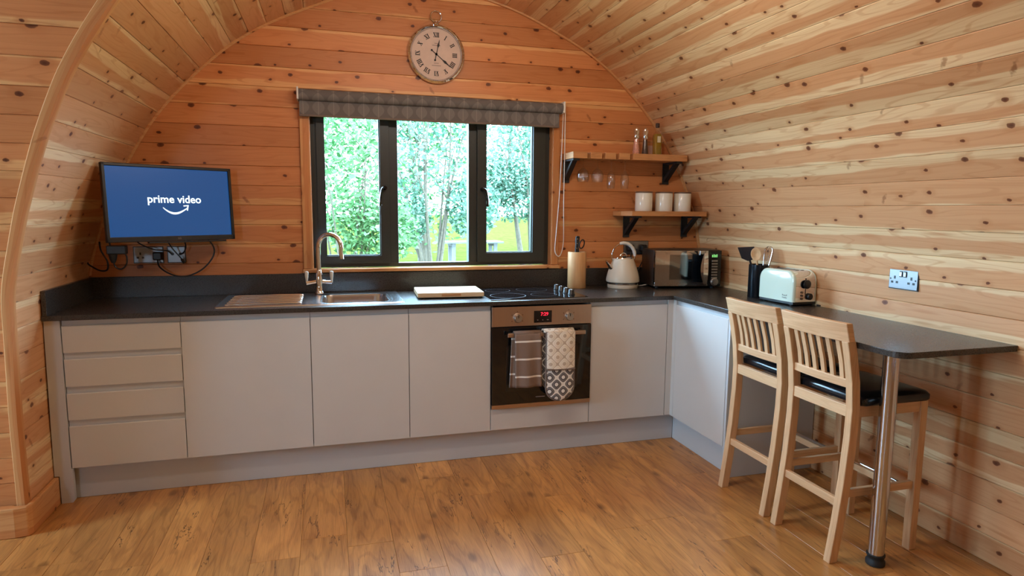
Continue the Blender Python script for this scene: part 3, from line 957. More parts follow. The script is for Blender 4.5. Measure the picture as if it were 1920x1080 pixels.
# ------------------------------------------------------------------ wall clock
ck = thing('wall_clock', 'round pocket-watch style wall clock with Roman numerals above the blind', 'clock', (-0.200, 0, 2.348))
R = 0.174
MB().lathe([(R - 0.03, 0.0), (R - 0.004, 0.004), (R, 0.016), (R - 0.003, 0.028), (R - 0.012, 0.033), (R - 0.019, 0.028), (R - 0.022, 0.018), (R - 0.024, 0.004)], 64, (0, 0, 0), 'Y', cap=False).build('rim', 'chrome', ck, smooth=True)
MB().lathe([(0, 0.002), (R - 0.02, 0.002), (R - 0.02, 0.016), (0, 0.016)], 64, (0, 0, 0), 'Y').build('face', 'clock_face', ck)
MB().lathe([(R - 0.024, 0.0163), (R - 0.0225, 0.0163), (R - 0.0225, 0.0167), (R - 0.024, 0.0167)], 64, (0, 0, 0), 'Y', cap=False).build('minute_track', 'grey_ink', ck)
cr = MB().lathe([(0.013, 0), (0.016, 0.006), (0.011, 0.012), (0.012, 0.022), (0.0, 0.026)], 16, (0, -0.016, R - 0.004))
cr.build('crown', 'chrome', ck, smooth=True)
MB().tube(arc((0, -0.016, R + 0.044), 0.033, 0, 360, 32)[:-1], 0.004, 8, closed=True).build('hanging_ring', 'chrome', ck, smooth=True)
def bar2(mb, p, q, w):
    p, q = Vector(p), Vector(q); d = (q - p).normalized(); nrm = Vector((-d.y, d.x)) * w / 2
    mb.prism([tuple(p + nrm), tuple(q + nrm), tuple(q - nrm), tuple(p - nrm)], -0.0172, -0.0160, 'Y')
ROM = ['XII', 'I', 'II', 'III', 'IIII', 'V', 'VI', 'VII', 'VIII', 'IX', 'X', 'XI']
ADV = {'I': 0.009, 'V': 0.019, 'X': 0.019}
for h, txt in enumerate(ROM):
    a = math.radians(90 - 30 * h)
    mb = MB()
    tot = sum(ADV[c] for c in txt); px = -tot / 2; H = 0.026
    def T(x_, y_):
        # text up points outwards from the centre
        rr = 0.113 + y_
        ex, ey = math.sin(a), -math.cos(a)
        return (rr * math.cos(a) + x_ * ex, rr * math.sin(a) + x_ * ey)
    for c in txt:
        mid = px + ADV[c] / 2
        if c == 'I': bar2(mb, T(mid, -H / 2), T(mid, H / 2), 0.0052)
        if c == 'V':
            bar2(mb, T(mid - 0.007, H / 2), T(mid, -H / 2), 0.0052); bar2(mb, T(mid + 0.007, H / 2), T(mid, -H / 2), 0.0022)
        if c == 'X':
            bar2(mb, T(mid - 0.007, H / 2), T(mid + 0.007, -H / 2), 0.0052); bar2(mb, T(mid + 0.007, H / 2), T(mid - 0.007, -H / 2), 0.0022)
        px += ADV[c]
    for yy in (-H / 2, H / 2): bar2(mb, T(-tot / 2, yy), T(tot / 2, yy), 0.0018)
    mb.build('numeral', 'ink', ck)
def hand(name, ang, L, blade):
    a = math.radians(90 - ang); d = Vector((math.cos(a), math.sin(a))); p = Vector((-d.y, d.x))
    mb = MB()
    def q(t, s): return tuple(d * t + p * s)
    mb.prism([q(-0.034, 0.002), q(L * 0.45, 0.0022), q(L * 0.62, blade), q(L * 0.72, blade * 0.5), q(L, 0.0008), q(L, -0.0008), q(L * 0.72, -blade * 0.5), q(L * 0.62, -blade), q(L * 0.45, -0.0022), q(-0.034, -0.002)], -0.0205, -0.0188, 'Y')
    c = d * -0.036
    mb.lathe([(0.006, 0.0188), (0.006, 0.0205)], 12, (c.x, 0, c.y), 'Y')
    mb.lathe([(0.007, 0.0180), (0.007, 0.022)], 12, (0, 0, 0), 'Y')
    mb.build(name, 'ink', ck)
hand('hour_hand', 13, 0.088, 0.0075)
hand('minute_hand', 129, 0.112, 0.0075)
for k, (wd, zz) in enumerate(((0.050, 0.052), (0.022, 0.064), (0.030, -0.052), (0.056, -0.066))):
    B(-wd / 2, wd / 2, -0.0168, -0.0160, zz - 0.0018, zz + 0.0018).build('dial_print', 'grey_ink', ck)

# ------------------------------------------------------------------ television on a wall arm
TVW, TVH, TA, TT = 0.640, 0.390, 0.601, 0.056
tv = thing('television', 'small flat television showing a blue streaming start screen, on a wall arm', 'television', (-1.638, -0.272, 1.4354))
tv.rotation_euler = Matrix(((math.cos(TA), -math.sin(TA) , 0), (math.sin(TA), math.cos(TA), 0), (0, 0, 1))).to_euler()
Rt = Matrix.Rotation(-TT, 4, 'X')
def tvb(mb, *a, **k):
    mb.v = [tuple(Rt @ Vector(p)) for p in mb.v]
    return mb.build(*a, **k)
bz = MB()
w, h = TVW / 2, TVH / 2
for b in ((-w, w, h - 0.016, h), (-w, w, -h, -h + 0.026), (-w, -w + 0.016, -h, h), (w - 0.016, w, -h, h)):
    bz.box(b[0], b[1], -0.014, 0.012, b[2], b[3])
tvb(bz, 'bezel', 'black_plastic', tv, bevel=0.003)
tvb(B(-w + 0.014, w - 0.014, -0.006, 0.010, -h + 0.024, h - 0.014), 'screen', 'screen', tv)
tvb(B(-w + 0.006, w - 0.006, 0.0115, 0.030, -h + 0.006, h - 0.006).box(-0.20, 0.20, 0.029, 0.055, -0.14, 0.10), 'rear_housing', 'black_plastic', tv, bevel=0.006)
tm = Rt @ face_mtx((0.014, -0.0062, 0.020), (1, 0, 0), (0, 0, 1))
text_mesh('logo_text', 'prime video', 0.056, 'screen_white', tv, tm, offset=0.0009, extrude=0.0004)
sm = MB()
cu = [(-0.062 + 0.125 * k / 14, -0.0 - 0.030 * math.sin(PI * (k / 14) ** 0.9) ) for k in range(15)]
up_, dn_ = [], []
for k, (xx, zz) in enumerate(cu):
    t_ = 0.0012 + 0.0042 * math.sin(PI * (0.12 + 0.8 * k / 14))
    up_.append((xx, zz + t_)); dn_.append((xx, zz - t_))
sm.prism([(a + 0.014, b - 0.022) for a, b in up_ + dn_[::-1]], -0.0066, -0.0060, 'Y')
hx, hz = 0.014 + 0.066, -0.022 + 0.006
sm.prism([(hx - 0.026, hz + 0.006), (hx, hz + 0.008), (hx + 0.002, hz + 0.004), (hx - 0.024, hz + 0.0)], -0.0066, -0.0060, 'Y')
sm.prism([(hx - 0.005, hz + 0.008), (hx + 0.002, hz + 0.008), (hx - 0.004, hz - 0.022), (hx - 0.010, hz - 0.020)], -0.0066, -0.0060, 'Y')
tvb(sm, 'logo_arrow', 'screen_white', tv)
text_mesh('maker_mark', 'LG', 0.014, 'grey_ink', tv, Rt @ face_mtx((0.02, -0.0146, -h + 0.013), (1, 0, 0), (0, 0, 1)))
tvb(B(-0.13, 0.27, -0.010, 0.012, -h - 0.010, -h - 0.001), 'sensor_strip', 'black_plastic', tv, bevel=0.002)
wm = MB()
wm.box(-1.70, -1.50, -0.022, -0.001, 1.36, 1.56)
wm.tube([(-1.60, -0.02, 1.46), (-1.52, -0.11, 1.46), (-1.615, -0.215, 1.455)], 0.014, 8)
wm.v = [tuple(tv.matrix_basis.inverted() @ Vector(p)) for p in wm.v]
wm.build('wall_arm', 'black_iron', tv)

# ------------------------------------------------------------------ wall sockets
def socket_plate(name, label, loc, wd, ht, face, gangs=2, dark=False, holes=None, group=None):
    """local frame: plate in the XZ plane, front towards -y"""
    t = thing(name, label, 'wall socket', loc, face, group)
    B(-wd / 2, wd / 2, -0.008, -0.0005, -ht / 2, ht / 2).build('plate', 'socket_steel', t, bevel=0.002)
    B(-wd / 2 - 0.003, wd / 2 + 0.003, -0.004, 0.0, -ht / 2 - 0.003, ht / 2 + 0.003).build('gasket', 'black_plastic', t)
    return t
def pin_holes(t, cx, cz=-0.006):
    mb = MB()
    mb.box(cx - 0.0045, cx + 0.0045, -0.0088, -0.0075, cz + 0.006, cz + 0.020)
    mb.box(cx - 0.019, cx - 0.007, -0.0088, -0.0075, cz - 0.014, cz - 0.004)
    mb.box(cx + 0.007, cx + 0.019, -0.0088, -0.0075, cz - 0.014, cz - 0.004)
    mb.build('pin_slots', 'black_plastic', t)
def rocker(t, cx, cz):
    B(cx - 0.009, cx + 0.009, -0.0095, -0.0075, cz - 0.014, cz + 0.014).build('switch_surround', 'black_plastic', t, bevel=0.001)
    B(cx - 0.006, cx + 0.006, -0.013, -0.009, cz - 0.010, cz + 0.010).build('switch', 'steel', t, bevel=0.001)
s1 = socket_plate('wall_socket', 'steel double socket on the curved right wall above the breakfast bar', (XC + w_right(1.113), -1.688, 1.113), 0.150, 0.088, math.radians(-90))
s1.rotation_euler = (0, 0, math.radians(-90))
for cx in (-0.044, 0.044): pin_holes(s1, cx)
for cx in (-0.011, 0.011): rocker(s1, cx, 0.024)
for cx in (-0.066, 0.066): MB().lathe([(0.004, 0.0075), (0.004, 0.0088), (0, 0.0088)], 10, (cx, 0, 0), 'Y').build('screw', 'black_plastic', s1)
s2 = socket_plate('wall_socket', 'steel double socket under the television with a black plug in it', (-1.828, 0, 1.150), 0.146, 0.088, 0)
pin_holes(s2, -0.040)
s3 = socket_plate('wall_socket', 'square steel aerial socket under the television', (-1.686, 0, 1.150), 0.088, 0.088, 0)
for cx, cz in ((-0.02, 0.004), (0.02, 0.004)): MB().lathe([(0.008, 0.007), (0.008, 0.012), (0.004, 0.012), (0.004, 0.018), (0, 0.018)], 12, (cx, 0, cz), 'Y').build('aerial_connector', 'black_plastic', s3, smooth=True)
s4 = socket_plate('wall_socket', 'steel double socket behind the kettle with two black plugs', (1.180, 0, 1.165), 0.180, 0.088, 0)
def plug(label, loc, cable, grp=None):
    t = thing('plug', label, 'plug', loc)
    MB().loft([[(x_, y_, z_) for x_, z_ in rrect(-0.025 * s_, 0.025 * s_, -0.025 * s_, 0.022 * s_, 0.008, 3)] for y_, s_ in ((-0.0085, 1.0), (-0.030, 0.96), (-0.040, 0.7))]).build('plug_body', 'black_plastic', t, smooth=True)
    MB().tube(spline(cable, 8), 0.0042, 8).build('flex', 'black_plastic', t, smooth=True, world=True)
    return t
plug('black plug in the socket under the television, its cable looping up behind the screen', (-1.778, 0, 1.145),
     [(-1.778, -0.03, 1.125), (-1.765, -0.05, 1.085), (-1.71, -0.06, 1.045), (-1.64, -0.06, 1.03), (-1.56, -0.06, 1.06), (-1.50, -0.06, 1.12), (-1.48, -0.06, 1.18), (-1.505, -0.07, 1.235), (-1.54, -0.10, 1.27)])
plug('black plug in the socket behind the kettle, beside the kettle handle', (1.130, 0, 1.165), [(1.130, -0.03, 1.14), (1.125, -0.04, 1.09), (1.12, -0.05, 1.03), (1.115, -0.06, 0.935), (1.10, -0.10, 0.921)])
plug('black plug in the socket behind the kettle, beside the microwave', (1.228, 0, 1.165), [(1.228, -0.03, 1.14), (1.222, -0.035, 1.09), (1.19, -0.035, 1.02), (1.16, -0.035, 0.94), (1.15, -0.06, 0.919)])
# loose leads under the television
ad = thing('power_adapter', 'black mains adapter hanging on its lead below the television corner', 'adapter', (-1.898, -0.30, 1.17))
B(-0.045, 0.045, -0.02, 0.02, 0.005, 0.05).build('adapter_body', 'black_plastic', ad, bevel=0.005)
MB().lathe([(0.022, 0.005), (0.017, -0.02), (0.009, -0.04), (0, -0.042)], 12, (-0.02, 0, 0)).build('adapter_neck', 'black_plastic', ad, smooth=True)
MB().tube(spline([(-0.02, 0, -0.03), (-0.012, 0, -0.06), (0.012, 0, -0.072), (0.038, 0, -0.05), (0.042, 0, -0.01), (0.034, 0, 0.01)], 6), 0.004, 8).build('lead', 'black_plastic', ad, smooth=True)
MB().tube(spline([(-0.03, 0.0, 0.045), (-0.03, 0.02, 0.08), (0.02, 0.09, 0.10)], 6), 0.004, 8).build('lead', 'black_plastic', ad, smooth=True)
tag(MB().tube(spline([(-1.99, -0.25, 1.235), (-1.995, -0.22, 1.19), (-1.975, -0.20, 1.13), (-1.985, -0.18, 1.085), (-2.03, -0.15, 1.080), (-2.09, -0.10, 1.105), (-2.103, -0.08, 1.115)], 8), 0.0045, 8).build('cable', 'black_plastic', smooth=True), 'thin black cable dangling against the left wall beside the television', 'cable')
tag(MB().tube(spline([(-1.71, -0.013, 1.155), (-1.725, -0.05, 1.175), (-1.78, -0.09, 1.185), (-1.84, -0.14, 1.225), (-1.82, -0.20, 1.26)], 8), 0.0035, 8).build('cable', 'black_plastic', smooth=True), 'thin black aerial lead from the square socket to the left underside of the television', 'cable')
tag(MB().tube(spline([(-1.645, -0.03, 1.105), (-1.66, -0.05, 1.14), (-1.69, -0.08, 1.19), (-1.705, -0.12, 1.24), (-1.70, -0.17, 1.275)], 8), [0.008] * 6 + [0.0035] * 27, 8).build('cable', 'black_plastic', smooth=True), 'black aerial lead with a loose plug hanging across the square socket', 'cable')
tag(MB().tube(spline([(-1.665, -0.018, 1.156), (-1.640, -0.05, 1.165), (-1.625, -0.06, 1.20), (-1.63, -0.10, 1.26)], 8), 0.0035, 8).build('cable', 'black_plastic', smooth=True), 'short black lead rising straight from the square socket to the television', 'cable')

# ------------------------------------------------------------------ base cabinets
FR = -0.600                 # door faces
ZB, ZT, ZC = 0.170, 0.862, 0.8885
def carcass(t, x0, x1):
    m = MB().box(x0 + 0.001, x0 + 0.018, FR + 0.020, -0.03, ZB, ZC).box(x1 - 0.018, x1 - 0.001, FR + 0.020, -0.03, ZB, ZC)
    m.box(x0 + 0.018, x1 - 0.018, FR + 0.020, -0.03, ZB, ZB + 0.018).box(x0 + 0.018, x1 - 0.018, -0.045, -0.03, ZB + 0.018, ZC)
    m.build('carcass', 'carcass', t, world=True)
def rail(t, x0, x1, z0, z1):
    B(x0 + 0.001, x1 - 0.001, FR + 0.010, FR + 0.026, z0 - 0.012, z1).build('grip_rail', 'cab_matt', t, world=True)
def jdoor(t, name, x0, x1, z0, z1, g=0.0018):
    # slab front whose top edge is scooped backwards for the fingers
    x0 += g; x1 -= g
    prof = [(FR, z0), (FR, z1 - 0.004), (FR + 0.003, z1), (FR + 0.007, z1), (FR + 0.0095, z1 - 0.012), (FR + 0.019, z1 - 0.014), (FR + 0.019, z0)]
    m = MB(); m.prism(prof, x0, x1, 'X')
    return m.build(name, 'cab', t, world=True)
def cab(label, x0, x1):
    t = thing('base_cabinet', label, 'cabinet', ((x0 + x1) / 2, -0.3, 0.0), group='fitted kitchen base units')
    carcass(t, x0, x1)
    return t
X = [-2.066, -1.562, -0.958, -0.454, 0.0, 0.6, 1.100]
t = cab('pale gloss four-drawer unit beside the left wall', X[0], X[1])
t['group'] = 'fitted kitchen base units'
for (a, b) in ((0.733, ZT), (0.569, 0.702), (0.406, 0.536), (ZB, 0.376)):
    jdoor(t, 'drawer_front', X[0], X[1], a, b)
for (a, b) in ((ZT, ZC), (0.702, 0.733), (0.536, 0.569), (0.376, 0.406)): rail(t, X[0], X[1], a, b)
t = cab('wide pale gloss door front between the drawers and the sink unit', X[1], X[2])
jdoor(t, 'door', X[1], X[2], ZB, ZT); rail(t, X[1], X[2], ZT, ZC)
t = cab('pale gloss cabinet under the sink bowl', X[2], X[3])
jdoor(t, 'door', X[2], X[3], ZB, ZT); rail(t, X[2], X[3], ZT, ZC)
t = cab('narrow pale gloss cabinet between the sink unit and the oven', X[3], X[4])
jdoor(t, 'door', X[3], X[4], ZB, ZT); rail(t, X[3], X[4], ZT, ZC)
t = cab('oven housing with a low pale gloss panel below the oven', X[4], X[5])
B(0.002, 0.598, FR, FR + 0.019, ZB, 0.292).build('filler_panel', 'cab', t, world=True, bevel=0.001)
t = cab('pale gloss cabinet between the oven and the inner corner', X[5], X[6])
jdoor(t, 'door', X[5], X[6], ZB, ZT); rail(t, X[5], X[6], ZT, ZC)
# inner corner post and return unit facing left
XR = 1.1385
YE = -1.175
t = thing('corner_post', 'pale L-shaped corner post between the two cabinet runs', 'corner post', (1.12, -0.59, 0))
MB().prism([(1.102, FR), (XR, FR), (XR, FR - 0.034), (XR + 0.018, FR - 0.034), (XR + 0.018, FR + 0.018), (1.102, FR + 0.018)], ZB, ZC, 'Z').build('post', 'cab', t, world=True)
t = thing('base_cabinet', 'pale gloss return cabinet with side end panel beneath the breakfast bar', 'cabinet', (1.42, -0.9, 0), group='fitted kitchen base units')
m = MB().box(XR + 0.020, 1.685, YE + 0.019, YE + 0.037, ZB, ZC).box(XR + 0.020, 1.66, FR - 0.040, FR - 0.022, ZB, ZC).box(XR + 0.020, 1.66, YE + 0.037, FR - 0.040, ZB, ZB + 0.018)
m.build('carcass', 'carcass', t, world=True)
prof = [(XR, ZB), (XR, ZT - 0.004), (XR + 0.003, ZT), (XR + 0.007, ZT), (XR + 0.0095, ZT - 0.012), (XR + 0.019, ZT - 0.014), (XR + 0.019, ZB)]
m = MB(); m.prism(prof, YE + 0.022, FR - 0.0355, 'Y'); m.build('door', 'cab', t, world=True)
B(XR + 0.010, XR + 0.026, YE + 0.021, FR - 0.036, ZT - 0.012, ZC).build('grip_rail', 'cab_matt', t, world=True)
pe = [(XR, ZB - 0.168), (XR, ZC), (XC + w_right(0.88) - 0.004, ZC), (XC + w_right(0.4) - 0.004, 0.4), (XC + w_right(0.0) - 0.004, 0.002)]
MB().prism(pe, YE, YE + 0.018, 'Y').build('end_panel', 'cab_matt', t, world=True)
# filler beside the left wall
t = thing('filler_panel', 'tall pale filler panel between the drawer unit and the left wall', 'panel', (-2.105, -0.6, 0))
MB().prism([(XC - w_left(0.0) + 0.024, 0.0), (-2.070, 0.0), (-2.062, 0.012), (-2.062, 0.168), (-2.0685, 0.168), (-2.0685, ZC), (XC - w_left(0.88) + 0.004, ZC), (XC - w_left(0.2) + 0.004, 0.137), (XC - w_left(0.1) + 0.024, 0.136)], FR - 0.004, FR + 0.018, 'Y').build('panel', 'cab_matt', t, world=True)
# plinths
tag(B(-2.125, 1.190, -0.552, -0.536, 0.001, 0.166).build('plinth', 'cab_matt', bevel=0.001), 'long pale grey plinth board below the run of units under the window', 'plinth')
tag(B(1.1915, 1.207, YE + 0.018, -0.552, 0.001, 0.166).build('plinth', 'cab_matt', bevel=0.001), 'short pale grey plinth board below the return cabinet', 'plinth')

# ------------------------------------------------------------------ worktop with upstand
ZW0, ZW1 = 0.8895, 0.9135
wt = thing('worktop', 'dark slate-grey L-shaped worktop running on as a breakfast bar', 'worktop', (0, -0.3, ZW0))
HX0, HX1, HY0, HY1 = -0.905, -0.535, -0.475, -0.125     # bowl opening
XI, YBE = 1.1235, -2.212
bm = bmesh.new()
wl = XC - w_left(0.90) + 0.003
xs = [wl, HX0, HX1, XI, XC + w_right(0.9) - 0.003]
ys = [-0.622, HY0, HY1, -0.004]
vc = {}
def V(x_, y_):
    k = (round(x_, 5), round(y_, 5))
    if k not in vc: vc[k] = bm.verts.new((x_, y_ + 0.3, ZW1 - ZW0))
    return vc[k]
fs = []
for i in range(4):
    for j in range(3):
        if i == 1 and j == 1: continue
        fs.append(bm.faces.new([V(xs[i], ys[j]), V(xs[i + 1], ys[j]), V(xs[i + 1], ys[j + 1]), V(xs[i], ys[j + 1])]))
xe = xs[4]
cr_ = 0.05
cpts = [(XI + cr_ - cr_ * math.cos(a), YBE + cr_ - cr_ * math.sin(a)) for a in [math.radians(90 * k / 8) for k in range(9)]]
poly = [V(XI, -0.622)] + [V(*p) for p in cpts] + [V(xe, YBE), V(xe, -0.622)]
fs.append(bm.faces.new(poly))
bmesh.ops.recalc_face_normals(bm, faces=bm.faces)
if fs[0].normal.z < 0: bmesh.ops.reverse_faces(bm, faces=bm.faces)
ret = bmesh.ops.extrude_face_region(bm, geom=list(bm.faces))
for e in ret['geom']:
    if isinstance(e, bmesh.types.BMVert): e.co.z -= (ZW1 - ZW0)
bmesh.ops.recalc_face_normals(bm, faces=bm.faces)
me = bpy.data.meshes.new('slab'); bm.to_mesh(me); bm.free()
me.materials.append(MAT['worktop'])
so = link(bpy.data.objects.new('slab', me), wt)
md = so.modifiers.new('bevel', 'BEVEL'); md.width = 0.002; md.segments = 2; md.limit_method = 'ANGLE'
tag(B(XC - w_left(1.0) + 0.004, 1.662, -0.022, -0.001, ZW1, 1.030).build('upstand', 'worktop', bevel=0.0015), 'long dark grey upstand strip along the back wall behind the worktop', 'upstand')
lw = XC - w_left(1.0)
tag(MB().prism([(lw + 0.004, -0.622), (lw + 0.024, -0.622), (lw + 0.024, -0.0225), (lw + 0.004, -0.0225)], ZW1, 1.030, 'Z').build('upstand', 'worktop', bevel=0.0015), 'short dark grey upstand strip at the drawer end against the left wall', 'upstand')
# support leg of the bar
lg = thing('support_post', 'round polished steel post carrying the breakfast bar corner', 'support post', (1.247, -2.058, 0))
MB().lathe([(0.030, 0.045), (0.030, ZW0 - 0.0005)], 32).build('tube', 'post_steel', lg, smooth=True)
MB().lathe([(0.030, 0.0), (0.036, 0.003), (0.036, 0.018), (0.031, 0.024), (0.031, 0.036), (0.035, 0.040), (0.035, 0.046), (0.029, 0.048)], 24).build('foot', 'rubber', lg, smooth=True)
MB().lathe([(0.045, ZW0 - 0.006), (0.045, ZW0 - 0.0003)], 24).build('top_plate', 'chrome', lg, smooth=True)

# ------------------------------------------------------------------ sink
T = ZW1
sk = thing('sink', 'stainless steel inset sink with ribbed drainer set in the worktop', 'sink', (-0.94, -0.30, T))
def lp(x0, x1, y0, y1, r, z): return [(p[0], p[1], z) for p in rrect(x0, x1, y0, y1, r, 6)]
m = MB()
m.loft([lp(-1.418, -0.466, -0.548, -0.052, 0.02, T), lp(-1.416, -0.468, -0.546, -0.054, 0.02, T + 0.004), lp(-1.410, -0.474, -0.540, -0.060, 0.02, T + 0.005),
        lp(-0.925, -0.500, -0.500, -0.100, 0.05, T + 0.003), lp(-0.898, -0.542, -0.468, -0.132, 0.06, T - 0.002), lp(-0.892, -0.548, -0.462, -0.138, 0.06, T - 0.02),
        lp(-0.880, -0.560, -0.450, -0.150, 0.06, T - 0.140), lp(-0.850, -0.590, -0.420, -0.180, 0.05, T - 0.155)], cap0=False)
m.build('basin', 'steel_sink', sk, smooth=True, world=True)
for k in range(6):
    yy = -0.475 + 0.066 * k
    MB().tube(spline([(-1.375, yy, T + 0.0035), (-1.35, yy, T + 0.0065), (-1.2, yy, T + 0.0075), (-1.03, yy, T + 0.0075), (-1.005, yy, T + 0.0035)], 3), 0.0055, 8).build('drainer_rib', 'steel_sink', sk, smooth=True, world=True)
MB().lathe([(0.04, T - 0.154), (0.04, T - 0.150), (0.02, T - 0.152), (0, T - 0.152)], 20, (-0.72, -0.30, 0)).build('plughole', 'chrome', sk, smooth=True, world=True)
# tap
tp = thing('mixer_tap', 'chrome swan-neck mixer tap with two white lever handles behind the sink', 'tap', (-0.915, -0.105, T + 0.005))
m = MB()
m.lathe([(0.028, 0), (0.028, 0.006), (0.022, 0.012), (0.020, 0.05), (0.021, 0.085), (0.018, 0.10), (0.016, 0.135), (0.013, 0.14)], 20)
m.build('tap_body', 'chrome', tp, smooth=True)
dv = Vector((0.128, -0.085, 0)); hl = dv.length / 2
pts = [(0, 0, 0.13), (0, 0, 0.20), (0, 0, 0.265)]
for k in range(1, 13):
    a = PI - PI * 1.08 * k / 12
    pts.append(tuple(dv.normalized() * (hl + hl * math.cos(a)) + Vector((0, 0, 0.272 + hl * math.sin(a)))))
last = Vector(pts[-1]); pts.append(tuple(last + Vector((0.004, -0.003, -0.045))))
MB().tube(pts, 0.0125, 14).build('spout', 'chrome', tp, smooth=True)
for sx in (-1, 1):
    MB().tube([(0.01 * sx, 0, 0.072), (0.045 * sx, 0, 0.066), (0.072 * sx, 0, 0.064)], [0.012, 0.011, 0.014], 12).build('valve_arm', 'chrome', tp, smooth=True)
    MB().lathe([(0.006, 0.064), (0.007, 0.08), (0.010, 0.10), (0.0115, 0.125), (0.010, 0.132), (0, 0.134)], 14, (0.070 * sx, 0, 0)).build('lever', 'white_ceramic', tp, smooth=True)
# chopping board
cb = thing('chopping_board', 'thick pale wooden chopping board lying beside the sink', 'chopping board', (-0.185, -0.30, T))
cb.rotation_euler = (0, 0, math.radians(-3))
B(-0.19, 0.19, -0.145, 0.145, 0.006, 0.034).build('slab', 'board_wood', cb, bevel=0.004)
B(-0.055, 0.055, -0.1462, -0.140, 0.013, 0.027).build('finger_grip', 'shelf', cb, bevel=0.002)
for a, b in ((-0.17, -0.125), (0.17, -0.125), (-0.17, 0.125), (0.17, 0.125)): MB().lathe([(0.012, 0), (0.012, 0.007)], 10, (a, b, 0)).build('foot', 'rubber', cb)
# hob
hb = thing('hob', 'black glass ceramic hob with four control knobs set above the oven', 'hob', (0.298, -0.325, T))
B(-0.292, 0.292, -0.258, 0.258, 0.0, 0.006).build('glass_top', 'black_gloss', hb, bevel=0.0015)
m = MB()
for z_, a in ((0.0, 0.296),): m.box(-0.294, 0.294, -0.260, 0.260, 0.0, 0.003)
m.build('trim_edge', 'steel', hb)
for cx, cy, r in ((-0.155, -0.115, 0.105), (-0.155, 0.125, 0.078), (0.065, -0.115, 0.078), (0.065, 0.125, 0.098)):
    n = 48
    a = [(cx + r * math.cos(2 * PI * k / n), cy + r * math.sin(2 * PI * k / n), 0.0063) for k in range(n)]
    b = [(cx + (r - 0.003) * math.cos(2 * PI * k / n), cy + (r - 0.003) * math.sin(2 * PI * k / n), 0.0063) for k in range(n)]
    MB().add(a + b, [(k, (k + 1) % n, n + (k + 1) % n, n + k) for k in range(n)]).build('cooking_zone', 'ring_print', hb)
for k in range(4):
    MB().lathe([(0.021, 0.006), (0.021, 0.011), (0.018, 0.014), (0.017, 0.034), (0.014, 0.037), (0, 0.037)], 20, (0.225, -0.155 + 0.085 * k, 0)).build('knob', 'black_plastic', hb, smooth=True)
    B(0.222, 0.228, -0.155 + 0.085 * k - 0.014, -0.155 + 0.085 * k + 0.014, 0.0365, 0.0376).build('knob_pointer', 'white_plastic', hb)
# ------------------------------------------------------------------ oven
ov = thing('oven', 'built-in electric oven with bronze steel fascia and black glass door', 'oven', (0.30, -0.6, 0.296))
OY = -0.614
MAT['bronze_steel'] = brushed('bronze_tinted_steel', (0.56, 0.44, 0.36), 0.34, (300, 4))
B(0.022, 0.578, FR + 0.002, -0.06, 0.300, 0.872).build('oven_body', 'black_iron', ov, world=True)
B(0.003, 0.597, OY, FR + 0.001, 0.768, 0.879).build('fascia', 'bronze_steel', ov, world=True, bevel=0.0015)
dr = B(0.003, 0.597, OY - 0.004, FR + 0.001, 0.321, 0.764).build('door_glass', 'black_gloss', ov, world=True, bevel=0.0015)
B(0.003, 0.597, OY - 0.004, FR + 0.001, 0.297, 0.320).build('lower_trim', 'bronze_steel', dr, world=True, bevel=0.001)
m = MB().tube([(0.082, OY - 0.046, 0.726), (0.545, OY - 0.046, 0.726)], 0.009, 14)
hd = MB().box(0.082, 0.545, OY - 0.052, OY - 0.040, 0.715, 0.738)
hd.build('handle', 'bronze_steel', dr, world=True, bevel=0.004)
for cx in (0.105, 0.522): B(cx - 0.008, cx + 0.008, OY - 0.042, OY - 0.003, 0.718, 0.734).build('handle_post', 'bronze_steel', dr, world=True)
B(0.085, 0.515, OY - 0.0046, OY - 0.0038, 0.395, 0.660).build('oven_window', plain('smoked_oven_window', (0.02, 0.016, 0.013), 0.08), dr, world=True)
B(0.262, 0.318, OY - 0.0047, OY - 0.0039, 0.3515, 0.3565).build('maker_mark', 'grey_ink', dr, world=True)
for cx in (0.150, 0.457):
    MB().lathe([(0.027, 0.0), (0.027, 0.003), (0.024, 0.005)], 28, (cx, OY, 0.815), 'Y').build('knob_ring', 'bronze_steel', ov, smooth=True, world=True)
    kn = MB().lathe([(0.0225, 0.003), (0.0225, 0.022), (0.020, 0.026), (0.0, 0.026)], 28, (cx, OY, 0.815), 'Y').build('knob', 'steel', ov, smooth=True, world=True)
    B(cx - 0.002, cx + 0.002, OY - 0.0275, OY - 0.025, 0.818, 0.834).build('knob_pointer', 'black_plastic', kn, world=True)
    m = MB()
    for k in range(5):
        a = math.radians(-30 + 60 * k)
        px_, pz_ = cx + 0.036 * math.cos(a), 0.815 + 0.036 * math.sin(a)
        m.box(px_ - 0.0025, px_ + 0.0025, OY - 0.0006, OY + 0.0005, pz_ - 0.0025, pz_ + 0.0025)
    m.build('dial_marks', 'lid', ov, world=True)
B(0.248, 0.354, OY - 0.0012, OY + 0.001, 0.784, 0.852).build('display', 'black_gloss', ov, world=True)
text_mesh('display_digits', '7:29', 0.027, 'led_red', ov, Matrix.Translation(-Vector(ov.location)) @ face_mtx((0.310, OY - 0.0016, 0.832), (1, 0, 0), (0, 0, 1)), extrude=0.0003, offset=0.0004)
m = MB()
for a, b in ((0.270, 0.003), (0.300, 0.003), (0.330, 0.005)): m.box(a - b, a + b, OY - 0.0016, OY - 0.001, 0.797, 0.801)
m.build('display_icons', 'grey_ink', ov, world=True)

